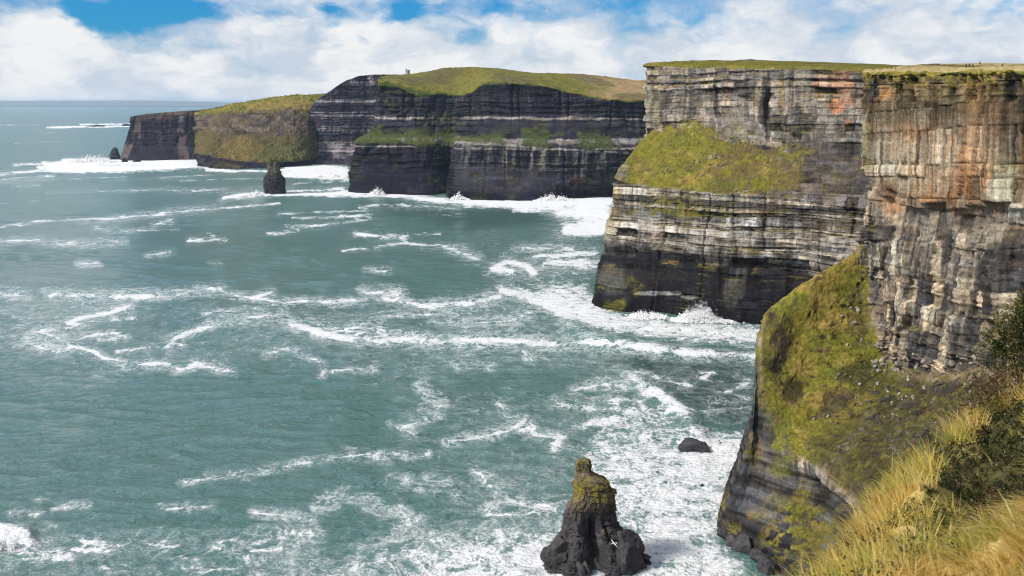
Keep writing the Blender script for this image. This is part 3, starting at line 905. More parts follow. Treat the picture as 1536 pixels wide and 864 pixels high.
def build_distant():
    # purple-grey cliff behind the tower headland
    e = []

    def col(rows):
        r = prof(rows)
        p = r[0]
        e.append([p + W(60, 900, 6), p + W(10, 60, 2)] + r + [below_sea(r[-1])])
    col([('w', -480, 3100, 150), ('w', -482, 3096, 120), ('w', -484, 3090, 90), ('w', -490, 3080, 40), ('w', -498, 3072, 0)])
    col([(462, 170, 2860), (462, 185, 2855), (462, 205, 2850), (460, 225, 2840), ('z', 460, 243, 0)])
    col([(474, 152, 2830), (472, 175, 2822), (470, 200, 2810), (468, 225, 2790), ('z', 466, 246, 0)])
    col([(492, 139, 2810), (490, 170, 2805), (488, 200, 2795), (486, 225, 2780), ('z', 484, 247, 0)])
    col([(520, 121, 2800), (519, 165, 2795), (518, 200, 2785), (517, 225, 2770), ('z', 516, 247, 0)])
    col([(550, 113, 2800), (550, 165, 2795), (550, 200, 2785), (550, 225, 2770), ('z', 550, 248, 0)])
    col([(610, 112, 2800), (610, 165, 2795), (610, 200, 2785), (610, 225, 2770), ('z', 610, 248, 0)])
    col([(760, 118, 2850), (760, 165, 2845), (760, 200, 2840), (760, 225, 2830), ('z', 760, 246, 0)])
    nu = [8, 20, 30, 40, 44, 50, 20]
    nv = [4, 12, 60, 50, 40, 30, 2]

    def nog(U, V, px, py, A, N, sd):
        n2 = fbm(A[..., 0] / 12, A[..., 1] / 12, A[..., 2] / 9, 3, sd + 41)
        return np.clip((1 - sstep(V + .1 * n2, 1.96, 2.03)) * .9, 0, 1)

    def rock(U, V, px, py, A, u, sd):
        z = A[..., 2]
        n = fbm(u / 80, z / 40, 1, 4, sd + 60)
        n2 = fbm(u / 16, z / 14, 2, 4, sd + 61)
        base = np.broadcast_to(W(0.038, 0.032, 0.048), z.shape + (3,)).copy()
        st = vnoise(z / 8.0 + .4 * n, 0, 0, sd + 70) + .3 * vnoise(z / 3 + .3 * n, 0, 0, sd + 71)
        base = lerp3(base, W(0.28, 0.25, 0.25), sstep(st + .3 * n2, .3, .6) * .8)
        base = lerp3(base, W(0.26, 0.23, 0.23), sstep(n2, -.1, .3) * sstep(z, 185, 205) * .7)
        base = lerp3(base, W(0.26, 0.235, 0.22), np.exp(-((z - 52 - 3 * n) / 1.8) ** 2))
        return base
    spec = dict(edge_row=2, grass=nog, rock=rock, beds=(6, 16), joints=(8, 30), big=9, mid=5, gully=4, block=2.0, scale=3.4, warp=4, smu=5, smv=2, stain=.35, brink=1.5, blockvar=.25, turf=.5, moss=(.3, .7), ledgemoss=.3)
    headland('purple_cliff', e, nu, nv, spec, M_FAR, 51, 'purple grey banded cliff partly hidden behind the dark tower headland')

    # slumped green-brown slope
    e2 = []

    def col2(rows):
        r = prof(rows)
        p = r[0]
        e2.append([p + W(0, 900, -30)] + r + [below_sea(r[-1])])
    # hill skyline, brink, crag foot, slope middle, lip, waterline
    col2([(290, 168, 3100), (290, 171, 3000), (292, 195, 2960), (292, 215, 2940), (292, 230, 2930), ('z', 292, 237, 0)])
    col2([(330, 162, 3080), (332, 168, 2880), (322, 196, 2760), (316, 215, 2690), (309, 232, 2620), ('z', 308, 252, 0)])
    col2([(350, 157, 3080), (350, 166, 2870), (342, 200, 2740), (338, 220, 2670), (334, 238, 2590), ('z', 332, 253, 0)])
    col2([(400, 148, 3080), (396, 164, 2850), (395, 200, 2730), (392, 222, 2660), (390, 243, 2590), ('z', 390, 253, 0)])
    col2([(440, 143, 3080), (436, 160, 2850), (436, 198, 2730), (436, 222, 2670), (436, 241, 2620), ('z', 436, 249, 0)])
    col2([(470, 142, 3060), (462, 164, 2860), (462, 198, 2760), (462, 222, 2710), (462, 238, 2670), ('z', 462, 245, 0)])
    col2([(500, 142, 3100), (490, 160, 2960), (490, 198, 2900), (490, 222, 2870), (490, 236, 2850), ('z', 490, 243, 0)])
    nu2 = [20, 30, 60, 60, 40, 16]
    nv2 = [4, 24, 50, 40, 40, 26, 2]

    def g2(U, V, px, py, A, N, sd):
        n = fbm(A[..., 0] / 50, A[..., 1] / 50, A[..., 2] / 30, 4, sd + 40)
        n2 = fbm(A[..., 0] / 14, A[..., 1] / 14, A[..., 2] / 8, 3, sd + 41)
        top = 1 - sstep(V + .2 * n + .1 * n2, 2.0, 2.2)
        sl = sstep(V + .5 * n + .5 * n2, 2.75, 3.3) * (1 - sstep(V + .1 * n, 4.95, 5.05))
        return np.clip(np.maximum(top, sl) * (1 - .7 * sstep(n2 + .5 * n, .25, .5) * sstep(V, 2, 2.2) * (1 - sstep(V, 3.2, 3.6))), 0, 1)

    def rock2(U, V, px, py, A, u, sd):
        z = A[..., 2]
        n2 = fbm(u / 16, z / 14, 2, 4, sd + 61)
        base = np.broadcast_to(W(0.095, 0.070, 0.052), z.shape + (3,)).copy()
        base = lerp3(base, W(0.045, 0.04, 0.04), sstep(n2, 0, .4) * .7)
        base = lerp3(base, W(0.012, 0.012, 0.02), sstep(V, 4.95, 5.1))
        return base

    def gc2(gc, U, V, px, py, A, sd):
        n = fbm(A[..., 0] / 60, A[..., 1] / 60, A[..., 2] / 30, 4, sd + 90)
        low = sstep(V, 1.9, 2.3)
        gc = lerp3(gc, W(.080, .062, .027), low * .85)
        gc = lerp3(gc, W(.15, .11, .034), low * blobs(px, py, [(355, 222, 30, 20, .8)], sd + 5))
        gc = lerp3(gc, W(.085, .085, .026), low * blobs(px, py, [(420, 232, 50, 14, .7)], sd + 6))
        return gc
    spec2 = dict(edge_row=2, grass=g2, rock=rock2, grasscol=gc2, beds=(5, 14), joints=(8, 40), big=9, mid=6, gully=5, block=3.6, scale=3.2, warp=6, smu=5, smv=2, stain=.4, brink=2.5, blockvar=.45, turf=1.8)
    headland('slumped_slope', e2, nu2, nv2, spec2, M_FAR, 63, 'green and brown slumped slope between the two far cliffs')

    # farthest dark point
    e3 = []

    def col3(rows):
        r = prof(rows)
        p = r[0]
        e3.append([p + W(30, 500, -6), p + W(3, 40, 1)] + r + [below_sea(r[-1])])
    col3([('w', -830, 3900, 105), ('w', -836, 3896, 80), ('w', -840, 3890, 40), ('w', -850, 3885, 0)])
    col3([('w', -990, 3260, 112), ('w', -994, 3256, 80), ('w', -1000, 3250, 40), ('w', -1010, 3240, 0)])
    col3([(197, 175, 3040), (195, 196, 3036), (189, 216, 3020), ('z', 181, 240, 0)])
    col3([(220, 171, 3020), (218, 196, 3015), (215, 218, 3005), ('z', 208, 241, 0)])
    col3([(260, 168, 3010), (260, 196, 3005), (258, 218, 2995), ('z', 256, 240, 0)])
    col3([(300, 165, 3010), (300, 196, 3000), (300, 218, 2990), ('z', 298, 239, 0)])
    col3([(348, 158, 3010), (346, 196, 3000), (344, 218, 2980), ('z', 342, 238, 0)])
    col3([(420, 152, 3040), (420, 196, 3030), (420, 218, 3020), ('z', 420, 236, 0)])
    nu3 = [10, 20, 34, 44, 44, 48, 20]
    nv3 = [4, 10, 46, 44, 36, 2]

    def g3(U, V, px, py, A, N, sd):
        n2 = fbm(A[..., 0] / 12, A[..., 1] / 12, A[..., 2] / 9, 3, sd + 41)
        return np.clip((1 - sstep(V + .1 * n2, 1.98, 2.08)) * .9, 0, 1)

    def rock3(U, V, px, py, A, u, sd):
        z = A[..., 2]
        n = fbm(u / 20, z / 90, 1, 4, sd + 60)
        base = np.broadcast_to(W(0.022, 0.019, 0.028), z.shape + (3,)).copy()
        base = lerp3(base, W(0.11, 0.085, 0.085), sstep(n, .1, .45) * .8)
        base = lerp3(base, W(0.11, 0.08, 0.06), (1 - sstep(V, 2.2, 2.6)) * .7)
        return base

    def gc3(gc, U, V, px, py, A, sd):
        return lerp3(gc, W(.085, .065, .04), np.full(U.shape, .8) * (1 - sstep(px, 330, 360)))
    spec3 = dict(edge_row=2, grass=g3, rock=rock3, grasscol=gc3, beds=(8, 20), joints=(8, 26), big=9, mid=6, gully=5, block=1.6, scale=3.4, warp=4, smu=5, smv=2, stain=.4, brink=1.0, blockvar=.25, turf=.5, moss=(.3, .7), ledgemoss=.3)
    headland('far_cliff', e3, nu3, nv3, spec3, M_FAR, 77, 'farthest dark sheer cliff point on the left, sloping down to the open sea')


NEAR = build_near()
SHELF = build_shelf()
TOWERH = build_tower_headland()
build_distant()
print('headlands', round(time.time() - T0, 1))

#<SEA>
# ------------------------------------------------------------------ sea
def sea_material():
    m, t = new_mat('sea_water')
    out = t.add('ShaderNodeOutputMaterial')
    g = t.add('ShaderNodeNewGeometry')
    P = g.outputs['Position']
    fa = t.add('ShaderNodeAttribute')
    fa.attribute_name = 'foam'
    foam = fa.outputs['Fac']
    ca = t.add('ShaderNodeAttribute')
    ca.attribute_name = 'deep'
    deep = ca.outputs['Fac']
    da = t.add('ShaderNodeAttribute')
    da.attribute_name = 'rough'
    dra = t.add('ShaderNodeAttribute')
    dra.attribute_name = 'drift'
    drift = dra.outputs['Fac']
    # lacy foam pattern in metres
    wn = t.add('ShaderNodeTexNoise')
    t.val(wn.inputs['Vector'], P)
    wn.inputs['Scale'].default_value = 0.05
    wn.inputs['Detail'].default_value = 3
    wn.inputs['Roughness'].default_value = 0.5
    wv = t.vmath('MULTIPLY', t.vmath('SUBTRACT', wn.outputs['Color'], (.5, .5, .5)), (20, 20, 0))
    Pw = t.vmath('ADD', P, wv)
    a1 = t.noise(t.mapping(Pw, (.8, .5, 1)), 0.06, 4, 0.55)
    a2 = t.noise(t.mapping(Pw, (.8, .5, 1), (5, 1, 0)), 0.20, 4, 0.6)
    a3 = t.noise(t.mapping(P, (.8, .5, 1)), 0.9, 4, 0.65)
    a4 = t.noise(t.mapping(Pw, (.8, .55, 1), (9, 3, 0)), 0.16, 8, 0.7)

    def vein(a, k):
        return t.math('SUBTRACT', 1.0, t.math('MULTIPLY', t.math('ABSOLUTE', t.math('SUBTRACT', a, .5)), k), clamp=True)
    v1, v2 = vein(a1, 13.0), vein(a2, 9.0)
    fr = t.maprange(a4, .30, .70, 0, 1, False)
    L = t.math('ADD', t.math('MULTIPLY', t.math('MAXIMUM', v1, t.math('MULTIPLY', v2, .8)), .42),
               t.math('ADD', t.math('MULTIPLY', fr, .75), t.math('MULTIPLY', t.math('SUBTRACT', a3, .5), 1.2)))
    s = t.math('ADD', L, t.math('MULTIPLY', foam, 1.12))
    mask = t.math('MULTIPLY', t.maprange(s, 1.00, 1.46, 0.0, 1.0), t.maprange(foam, 0.04, 0.34, 0, 1))
    # thin strands trailing from the surf
    st = t.math('MULTIPLY', t.math('POWER', t.math('MAXIMUM', v1, t.math('MULTIPLY', v2, .9)), 2.0), t.maprange(a3, .35, .60, .45, 1))
    st = t.math('MULTIPLY', st, t.maprange(t.math('ADD', drift, t.math('MULTIPLY', t.math('SUBTRACT', fr, .5), .5)), .30, .85, 0, .85))
    mask = t.math('MAXIMUM', mask, st)
    milky = t.math('MULTIPLY', t.maprange(t.math('MAXIMUM', foam, t.math('MULTIPLY', drift, .6)), 0.16, 0.75, 0.0, 0.62), t.maprange(a1, .3, .7, .5, 1.2, False))
    wc = t.noise(t.mapping(Pw, (.35, 1, 1)), 0.09, 6, 0.7)
    wcm = t.math('MULTIPLY', t.maprange(wc, 0.72, 0.79, 0, .7), t.maprange(a3, .45, .6, 0, 1))
    mask = t.math('MAXIMUM', mask, wcm)
    big = t.noise(P, 0.006, 3, 0.5)
    body = t.mix(t.maprange(big, .35, .65, 0, 1), (0.068, 0.168, 0.143), (0.086, 0.182, 0.162))
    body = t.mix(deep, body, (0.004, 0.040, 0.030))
    body = t.mix(milky, body, (0.22, 0.36, 0.345))
    col = t.mix(mask, body, (0.82, 0.83, 0.84))
    b = t.add('ShaderNodeBsdfPrincipled')
    t.link(col, b.inputs['Base Color'])
    b.inputs['IOR'].default_value = 1.42
    # chop too small to resolve far out acts as roughness
    t.link(t.math('MAXIMUM', t.math('MULTIPLY', mask, .9), da.outputs['Fac']), b.inputs['Roughness'])
    t.link(t.maprange(mask, 0, 1, 0.95, 0.05), b.inputs['Specular IOR Level'])
    # chop
    c1 = t.noise(t.mapping(P, (.5, 1, 1)), 0.12, 6, 0.68, 0.4)
    c3 = t.noise(t.mapping(P, (.6, 1, 1), (3, 9, 0)), 1.3, 3, 0.6)
    c2 = t.noise(t.mapping(P, (.55, 1, 1), (3, 5, 0)), 0.5, 5, 0.62, 0.3)
    h = t.math('ADD', t.math('MULTIPLY', c1, 5.0), t.math('ADD', t.math('MULTIPLY', c2, 2.4), t.math('MULTIPLY', c3, .5)))
    h = t.math('ADD', h, t.math('MULTIPLY', mask, 0.35))
    bp = t.add('ShaderNodeBump')
    bp.inputs['Strength'].default_value = 1.0
    bp.inputs['Distance'].default_value = 1.0
    t.link(h, bp.inputs['Height'])
    t.link(bp.outputs[0], b.inputs['Normal'])
    t.link(b.outputs[0], out.inputs[0])
    return m


def seg_field(px, py, pts, w, vs=1.0):
    """soft falloff round a drifting foam line"""
    best = np.full(px.shape, 1e9, np.float32)
    for (x0, y0), (x1, y1) in zip(pts[:-1], pts[1:]):
        dx, dy = x1 - x0, (y1 - y0) * vs
        L = dx * dx + dy * dy + 1e-6
        t = np.clip(((px - x0) * dx + (py - y0) * vs * dy) / L, 0, 1)
        d = np.hypot(px - x0 - t * dx, (py - y0) * vs - t * dy)
        np.minimum(best, d, out=best)
    return np.exp(-(best / w) ** 2)


def poly_field(px, py, poly, soft):
    poly = np.array(poly, float)
    inside = np.zeros(px.shape, bool)
    best = np.full(px.shape, 1e9, np.float32)
    n = len(poly)
    for i in range(n):
        x0, y0 = poly[i]
        x1, y1 = poly[(i + 1) % n]
        c = ((y0 > py) != (y1 > py)) & (px < (x1 - x0) * (py - y0) / (y1 - y0 + 1e-9) + x0)
        inside ^= c
        dx, dy = x1 - x0, y1 - y0
        L = dx * dx + dy * dy + 1e-6
        t = np.clip(((px - x0) * dx + (py - y0) * dy) / L, 0, 1)
        d = np.hypot(px - x0 - t * dx, py - y0 - t * dy)
        np.minimum(best, d, out=best)
    sd = np.where(inside, best, -best)
    return sstep(sd, -soft, soft)


FOAM_LINES = [
    ([(0, 338), (60, 331), (170, 328), (230, 322), (330, 313), (420, 306)], 3, .62),
    ([(0, 361), (40, 360), (90, 365), (190, 363)], 2.6, .62), ([(0, 362), (55, 359)], 4, .55),
    ([(0, 441), (40, 441)], 3.5, .62), ([(72, 442), (140, 443), (230, 440), (300, 434), (335, 431)], 4, .68), ([(230, 437), (300, 434)], 5, .3),
    ([(350, 438), (375, 443), (420, 450), (500, 451), (545, 449)], 4, .66), ([(375, 443), (390, 440), (405, 436)], 4, .6),
    ([(195, 456), (170, 464), (130, 473), (100, 485), (118, 486), (105, 492), (60, 499), (42, 505), (44, 515), (65, 522), (95, 531), (112, 522), (98, 510), (62, 501)], 4.4, .72),
    ([(70, 522), (92, 526)], 8, .6),
    ([(112, 524), (145, 530), (160, 540), (190, 549), (240, 550), (270, 555), (290, 550), (345, 558)], 4, .68), ([(285, 548), (310, 554)], 5, .5),
    ([(245, 525), (262, 510), (300, 497), (330, 486), (345, 480), (420, 468)], 5, .62), ([(315, 488), (345, 480)], 7, .5), ([(120, 510), (170, 500), (195, 508), (150, 512)], 4, .52),
    ([(250, 515), (270, 520)], 6, .5), ([(180, 530), (240, 522)], 4, .42), ([(130, 480), (200, 474)], 3, .4), ([(300, 470), (420, 455)], 3, .42),
    ([(430, 481), (470, 495), (520, 505), (590, 508), (650, 510), (720, 505), (790, 510), (870, 512), (930, 520), (1010, 531), (1060, 535), (1135, 543)], 7, .62),
    ([(560, 500), (640, 512), (760, 510)], 9, .40), ([(440, 490), (560, 495), (700, 515), (830, 512)], 12, .34), ([(520, 490), (570, 480)], 5, .5), ([(650, 480), (720, 482), (760, 478), (790, 468)], 4, .56),
    ([(780, 525), (795, 538)], 4, .55), ([(400, 532), (432, 522), (462, 530), (490, 545), (485, 562)], 4, .5), ([(500, 556), (560, 552)], 3, .45),
    ([(545, 436), (600, 436), (577, 443), (600, 452), (640, 459), (700, 455), (748, 443)], 5, .68), ([(560, 440), (600, 450)], 8, .56), ([(560, 472), (640, 470), (700, 470)], 3, .5),
    ([(530, 352), (575, 358), (610, 355)], 5, .62), ([(585, 352), (605, 360)], 8, .52), ([(560, 372), (600, 366), (650, 372), (680, 374)], 4, .62), ([(655, 370), (690, 378), (716, 388)], 5, .62), ([(515, 375), (560, 373)], 3, .55), ([(610, 352), (660, 352)], 3, .5),
    ([(545, 406), (585, 407)], 2.6, .55), ([(220, 379), (258, 373)], 2.6, .58), ([(118, 394), (148, 393)], 2.8, .58), ([(285, 360), (340, 359)], 4, .58), ([(310, 353), (338, 361)], 3, .5), ([(315, 394), (326, 394)], 3, .5),
    ([(145, 340), (160, 345), (170, 340)], 4, .45), ([(230, 340), (258, 331)], 4, .5), ([(160, 348), (270, 347)], 2.4, .5), ([(240, 335), (260, 338)], 4, .45),
    ([(420, 322), (490, 318), (520, 325)], 3, .5), ([(430, 340), (490, 337), (555, 328)], 4, .6), ([(440, 328), (500, 326), (560, 322)], 3, .55), ([(400, 350), (450, 344)], 3, .5),
    ([(630, 573), (640, 592), (662, 605), (655, 622), (625, 633), (600, 645)], 6, .62), ([(640, 612), (615, 637)], 9, .38), ([(680, 545), (740, 548)], 3, .5), ([(585, 640), (620, 652)], 4, .5),
    ([(755, 605), (765, 622), (792, 628), (775, 640), (740, 650), (670, 665)], 4.4, .62), ([(790, 628), (802, 640), (750, 646)], 4, .55), ([(800, 648), (840, 655), (830, 670)], 9, .42),
    ([(270, 728), (330, 718), (400, 710), (440, 700), (530, 687), (580, 680), (605, 685)], 3.4, .6), ([(525, 682), (575, 690)], 7, .42), ([(310, 716), (380, 718)], 5, .4), ([(620, 685), (645, 680)], 5, .5),
    ([(80, 762), (132, 759)], 3, .52), ([(240, 766), (320, 762)], 4, .5), ([(380, 770), (440, 775), (465, 782)], 4, .55), ([(590, 735), (620, 718)], 4, .3), ([(580, 715), (610, 720)], 6, .45), ([(640, 715), (670, 722)], 7, .5), ([(630, 735), (690, 738)], 3, .5),
    ([(715, 705), (730, 715), (748, 742), (790, 760), (830, 765)], 4.4, .6), ([(725, 765), (770, 752), (820, 760), (780, 775), (730, 772)], 4, .5), ([(735, 715), (750, 725)], 5, .4),
    ([(45, 822), (100, 815), (180, 820), (260, 820)], 10, .42), ([(60, 830), (200, 826)], 5, .5), ([(0, 850), (40, 838), (100, 838)], 10, .5), ([(150, 855), (200, 845)], 12, .4), ([(110, 822), (80, 835)], 5, .4),
    ([(330, 818), (345, 812), (380, 816), (425, 808)], 4, .56), ([(320, 822), (350, 826), (420, 822)], 3.6, .58), ([(372, 832), (366, 846), (300, 862)], 4, .56), ([(430, 800), (460, 805)], 10, .45), ([(250, 855), (300, 850)], 5, .5), ([(270, 840), (300, 842)], 7, .45),
    ([(480, 752), (510, 745), (540, 752), (560, 760)], 6, .48), ([(570, 770), (600, 765), (620, 785)], 5, .48), ([(590, 795), (630, 780)], 4, .5), ([(470, 765), (500, 762)], 4, .45),
    ([(60, 750), (75, 748)], 3, .35), ([(15, 770), (60, 772)], 4, .4), ([(60, 800), (80, 795), (68, 790)], 3, .45),
    ([(-40, 812), (10, 808), (38, 816)], 12, 1.5), ([(-40, 822), (0, 820), (30, 822)], 8, 1.3),
    # along the foot of the dark headland
    ([(515, 290), (570, 291), (640, 298), (680, 301), (760, 302), (850, 302), (925, 298)], 6, 1.0), ([(700, 306), (800, 306), (900, 305)], 8, .62), ([(540, 310), (600, 308), (690, 312)], 4, .5), ([(450, 318), (560, 315)], 3, .4),
    ([(620, 330), (700, 322)], 3, .35), ([(840, 320), (910, 322)], 8, .55), ([(850, 345), (915, 340)], 10, .62), ([(770, 315), (850, 312)], 5, .55),
    ([(338, 297), (372, 291), (400, 291), (440, 292), (520, 291)], 4.5, .95), ([(335, 299), (380, 296)], 3, .6), ([(430, 286), (515, 283)], 3.5, .8),
    ([(430, 250), (470, 252), (520, 256)], 6, 1.0), ([(425, 262), (520, 268)], 7, .85), ([(440, 258), (518, 262)], 5, .9), ([(440, 276), (500, 274)], 2, .5),
    ([(70, 250), (120, 243), (180, 242), (250, 243), (330, 244)], 6, 1.0), ([(60, 252), (160, 254), (240, 252), (310, 249)], 6, .95), ([(0, 262), (60, 257), (120, 259), (200, 257)], 3, .75), ([(95, 240), (150, 239)], 4, .9), ([(310, 255), (400, 257), (460, 250)], 3, .95),
    ([(20, 247), (70, 245)], 4, .6), ([(0, 270), (80, 264)], 3, .5), ([(100, 268), (190, 266)], 2, .45), ([(240, 266), (320, 262)], 2, .5), ([(270, 272), (400, 268)], 1.6, .45), ([(70, 290), (200, 285)], 2, .4), ([(200, 286), (340, 283)], 2, .5), ([(20, 280), (60, 278)], 2, .42), ([(0, 307), (60, 303)], 2, .4),
    ([(70, 191.5), (85, 191), (120, 190), (160, 190), (198, 188.5)], 1.9, .95), ([(120, 187), (195, 186)], 1.6, .8), ([(0, 188), (60, 187)], 1.2, .45), ([(20, 215), (100, 212)], 1.2, .35), ([(60, 200), (80, 199)], 1.2, .4),
    # waves running in round the second headland
    ([(745, 400), (760, 392), (790, 402), (800, 412)], 6, .62), ([(775, 372), (820, 374), (860, 376)], 4, .55), ([(800, 385), (890, 382)], 5, .5), ([(820, 395), (900, 398)], 7, .42), ([(740, 405), (765, 410)], 8, .5),
    ([(750, 435), (790, 440), (830, 460), (860, 478)], 7, .6), ([(905, 516), (960, 525), (1010, 533), (1080, 536)], 6, .72),
    ([(940, 565), (985, 590), (1015, 615), (1035, 630)], 7, .55), ([(950, 560), (1000, 572), (1035, 578)], 4, .55), ([(1040, 575), (1065, 562)], 5, .5), ([(1085, 590), (1125, 575)], 5, .5), ([(1060, 602), (1120, 600)], 4, .5), ([(1000, 618), (1060, 617), (1120, 610)], 3, .5), ([(1050, 560), (1075, 560)], 3, .5),
    ([(860, 585), (900, 575), (935, 580)], 6, .5), ([(835, 600), (880, 610), (930, 600)], 8, .46), ([(860, 635), (920, 628)], 9, .5),
]
FOAM_AREAS = [
    ([(480, 850), (540, 818), (620, 796), (700, 790), (790, 792), (835, 770), (862, 705), (895, 650), (930, 605), (960, 585), (1000, 605), (1035, 640), (1130, 655), (1130, 720), (1090, 790), (1120, 870), (1200, 960), (420, 960)], 26, .50),
    ([(640, 830), (760, 805), (830, 800), (860, 900), (600, 910)], 30, .30),
    ([(920, 700), (1000, 655), (1125, 670), (1130, 720), (1080, 790), (1130, 880), (980, 900), (960, 800)], 40, .34),
    ([(1010, 655), (1130, 650), (1120, 700), (1030, 690)], 12, .25),
    ([(800, 640), (900, 600), (960, 620), (930, 700), (840, 720), (790, 690)], 40, .22),
    ([(735, 432), (780, 440), (840, 430), (892, 440), (960, 470), (1150, 488), (1150, 528), (1060, 520), (960, 512), (860, 482), (790, 462)], 14, .52),
    ([(810, 440), (885, 425), (900, 462), (960, 474), (1145, 490), (1145, 512), (1000, 498), (880, 488), (830, 470)], 10, .40),
    ([(725, 402), (745, 388), (905, 372), (900, 420), (800, 440), (750, 425)], 16, .36),
    ([(700, 300), (920, 296), (915, 350), (860, 352), (800, 318)], 10, .42),
    ([(860, 300), (922, 296), (912, 355), (880, 350)], 10, .35),
    ([(880, 540), (960, 545), (1040, 560), (1130, 560), (1130, 640), (1030, 630), (950, 580)], 30, .16),
    ([(420, 480), (620, 490), (840, 505), (840, 525), (640, 520), (480, 510)], 14, .22),
    ([(120, 475), (400, 455), (420, 475), (300, 540), (150, 535)], 30, .13),
    ([(0, 815), (260, 812), (470, 800), (470, 870), (0, 870)], 16, .17),
    ([(60, 240), (180, 236), (312, 240), (300, 254), (80, 262)], 3, .4),
    ([(420, 248), (522, 248), (520, 272), (430, 266)], 4, .4),
]
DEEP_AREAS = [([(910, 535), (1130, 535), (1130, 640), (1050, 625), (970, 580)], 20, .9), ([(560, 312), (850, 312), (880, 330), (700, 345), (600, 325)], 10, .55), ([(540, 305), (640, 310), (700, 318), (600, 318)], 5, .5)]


DRIFT_AREAS = [([(-20, 425), (560, 425), (760, 430), (900, 500), (880, 565), (500, 575), (60, 575), (-20, 530)], 45, .38),
               ([(560, 570), (900, 560), (960, 640), (860, 760), (700, 790), (560, 700)], 40, .36), ([(-20, 790), (480, 780), (480, 880), (-20, 880)], 20, .52),
               ([(-20, 325), (420, 305), (760, 310), (760, 395), (300, 400), (-20, 385)], 25, .16), ([(900, 540), (1140, 540), (1140, 650), (1000, 640)], 20, .5)]


def build_sea():
    # rows of a fan that spreads from below the viewpoint to the horizon; steps grow with distance
    ys = np.concatenate([np.array([156.2, 156.6, 157.1, 157.7, 158.4, 159.2, 160]), np.arange(161, 260, 1.0), np.arange(260, 905, 1.6), np.array([920, 950, 1000, 1080, 1200, 1400, 1800])])
    rr = np.array([at_z(768, y, 0)[1] for y in ys])
    ax = np.concatenate([np.linspace(-1.9, -.62, 24), np.linspace(-.60, -.50, 14), np.arange(-.495, .30, .0017), np.linspace(.30, .5, 50), np.linspace(.52, 2.2, 24)])
    Yg, Sg = np.meshgrid(rr, ax, indexing='xy')
    Xg = Sg * Yg
    px, py = proj(Xg, Yg, np.zeros_like(Xg))
    foam = np.zeros(Xg.shape, np.float32)
    drift = np.zeros(Xg.shape, np.float32)
    wob = 3.0 * fbm(Xg / 22, Yg / 40, 0, 3, 301) + 6.0 * fbm(Xg / 90, Yg / 160, 1, 2, 302)
    wox = 9.0 * fbm(Xg / 30, Yg / 60, 5, 3, 303)
    scale = np.clip((py - 180) / 260, .08, 1)
    pyw = py + wob * scale
    pxw = px + wox * scale
    for pts, w, s in FOAM_LINES:
        x0 = min(p[0] for p in pts) - 60
        x1 = max(p[0] for p in pts) + 60
        y0 = min(p[1] for p in pts) - 40
        y1 = max(p[1] for p in pts) + 40
        m = (px > x0) & (px < x1) & (py > y0) & (py < y1)
        if not m.any():
            continue
        mod = .58 + .66 * np.clip(.5 + 1.1 * fbm(Xg[m] / 16, Yg[m] / 30, 3, 3, 305), 0, 1)
        v = s * 1.14 * seg_field(pxw[m], pyw[m], pts, w * .85) * mod
        foam[m] = np.maximum(foam[m], v)
        drift[m] = np.maximum(drift[m], .85 * seg_field(pxw[m], pyw[m], pts, w * 2.4 + 3) * np.minimum(1, s + .3) * (.55 + .45 * sstep(py[m], 330, 430)))
    for poly, soft, s in FOAM_AREAS:
        foam += (.9 * s * poly_field(pxw, pyw, poly, soft * 1.3)).astype(np.float32)
        drift = np.maximum(drift, (min(1, .35 + s) * poly_field(pxw, pyw, poly, soft * 2.2)).astype(np.float32))
    # thin drifting streaks everywhere on the open bay
    br = fbm(Xg / 120, Yg / 240, 9, 3, 310)
    for poly, soft, s in DRIFT_AREAS:
        drift = np.maximum(drift, (s * poly_field(pxw, pyw, poly, soft)).astype(np.float32))
    # outside the frame the surf goes on along the coast
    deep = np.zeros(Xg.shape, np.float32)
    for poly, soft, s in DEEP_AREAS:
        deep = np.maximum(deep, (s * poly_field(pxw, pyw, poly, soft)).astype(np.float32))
    # swell: several trains, fading where the fan is too coarse to carry them
    Z = np.zeros_like(Xg)
    near = 1 - sstep(Yg, 900, 2200)
    for wl, amp, ang, sd in ((52, .70, 18, 1), (29, .50, -12, 2), (19, .40, 30, 3), (13, .42, 4, 4), (9, .34, -24, 5), (6.3, .20, 14, 6)):
        a = R(ang)
        k = 2 * math.pi / wl
        ph = k * (Xg * math.sin(a) + Yg * math.cos(a)) + 3.2 * fbm(Xg / (wl * 2.2), Yg / (wl * 2.2), sd, 2, 320 + sd)
        env = 0.35 + 1.25 * fbm(Xg / (wl * 1.9), Yg / (wl * 2.4), 7, 2, 340 + sd)
        lim = 1 - sstep(Yg, wl * 42, wl * 95)
        Z += .72 * amp * np.clip(env, 0, 1.5) * lim * (1 - 2 * np.abs(np.sin(ph / 2)) ** 1.3 + .2)
    # steep wave bending in past the second headland, and the surf swell in the bay
    for pts, w, h in (([(850, 486), (905, 512), (960, 521), (1010, 529), (1080, 536), (1140, 540)], 9, 3.4), ([(940, 562), (985, 588), (1015, 612), (1050, 650)], 14, 2.0), ([(740, 441), (700, 452), (640, 456), (600, 450)], 6, 1.2),
                      ([(330, 430), (230, 438), (80, 440)], 4, 1.2), ([(0, 800), (20, 803), (40, 806)], 14, 3.0), ([(60, 262), (200, 258), (310, 252)], 3, 2.5), ([(430, 268), (520, 272)], 3, 2.0)):
        x0, x1 = min(p[0] for p in pts) - 60, max(p[0] for p in pts) + 60
        y0, y1 = min(p[1] for p in pts) - 60, max(p[1] for p in pts) + 60
        m = (px > x0) & (px < x1) & (py > y0) & (py < y1)
        Z[m] += h * seg_field(px[m], py[m], pts, w)
    foamk = np.clip(foam, 0, 1)
    Z += .5 * foamk * fbm(Xg / 4, Yg / 6, 0, 3, 350) * (1 - sstep(Yg, 500, 1300))
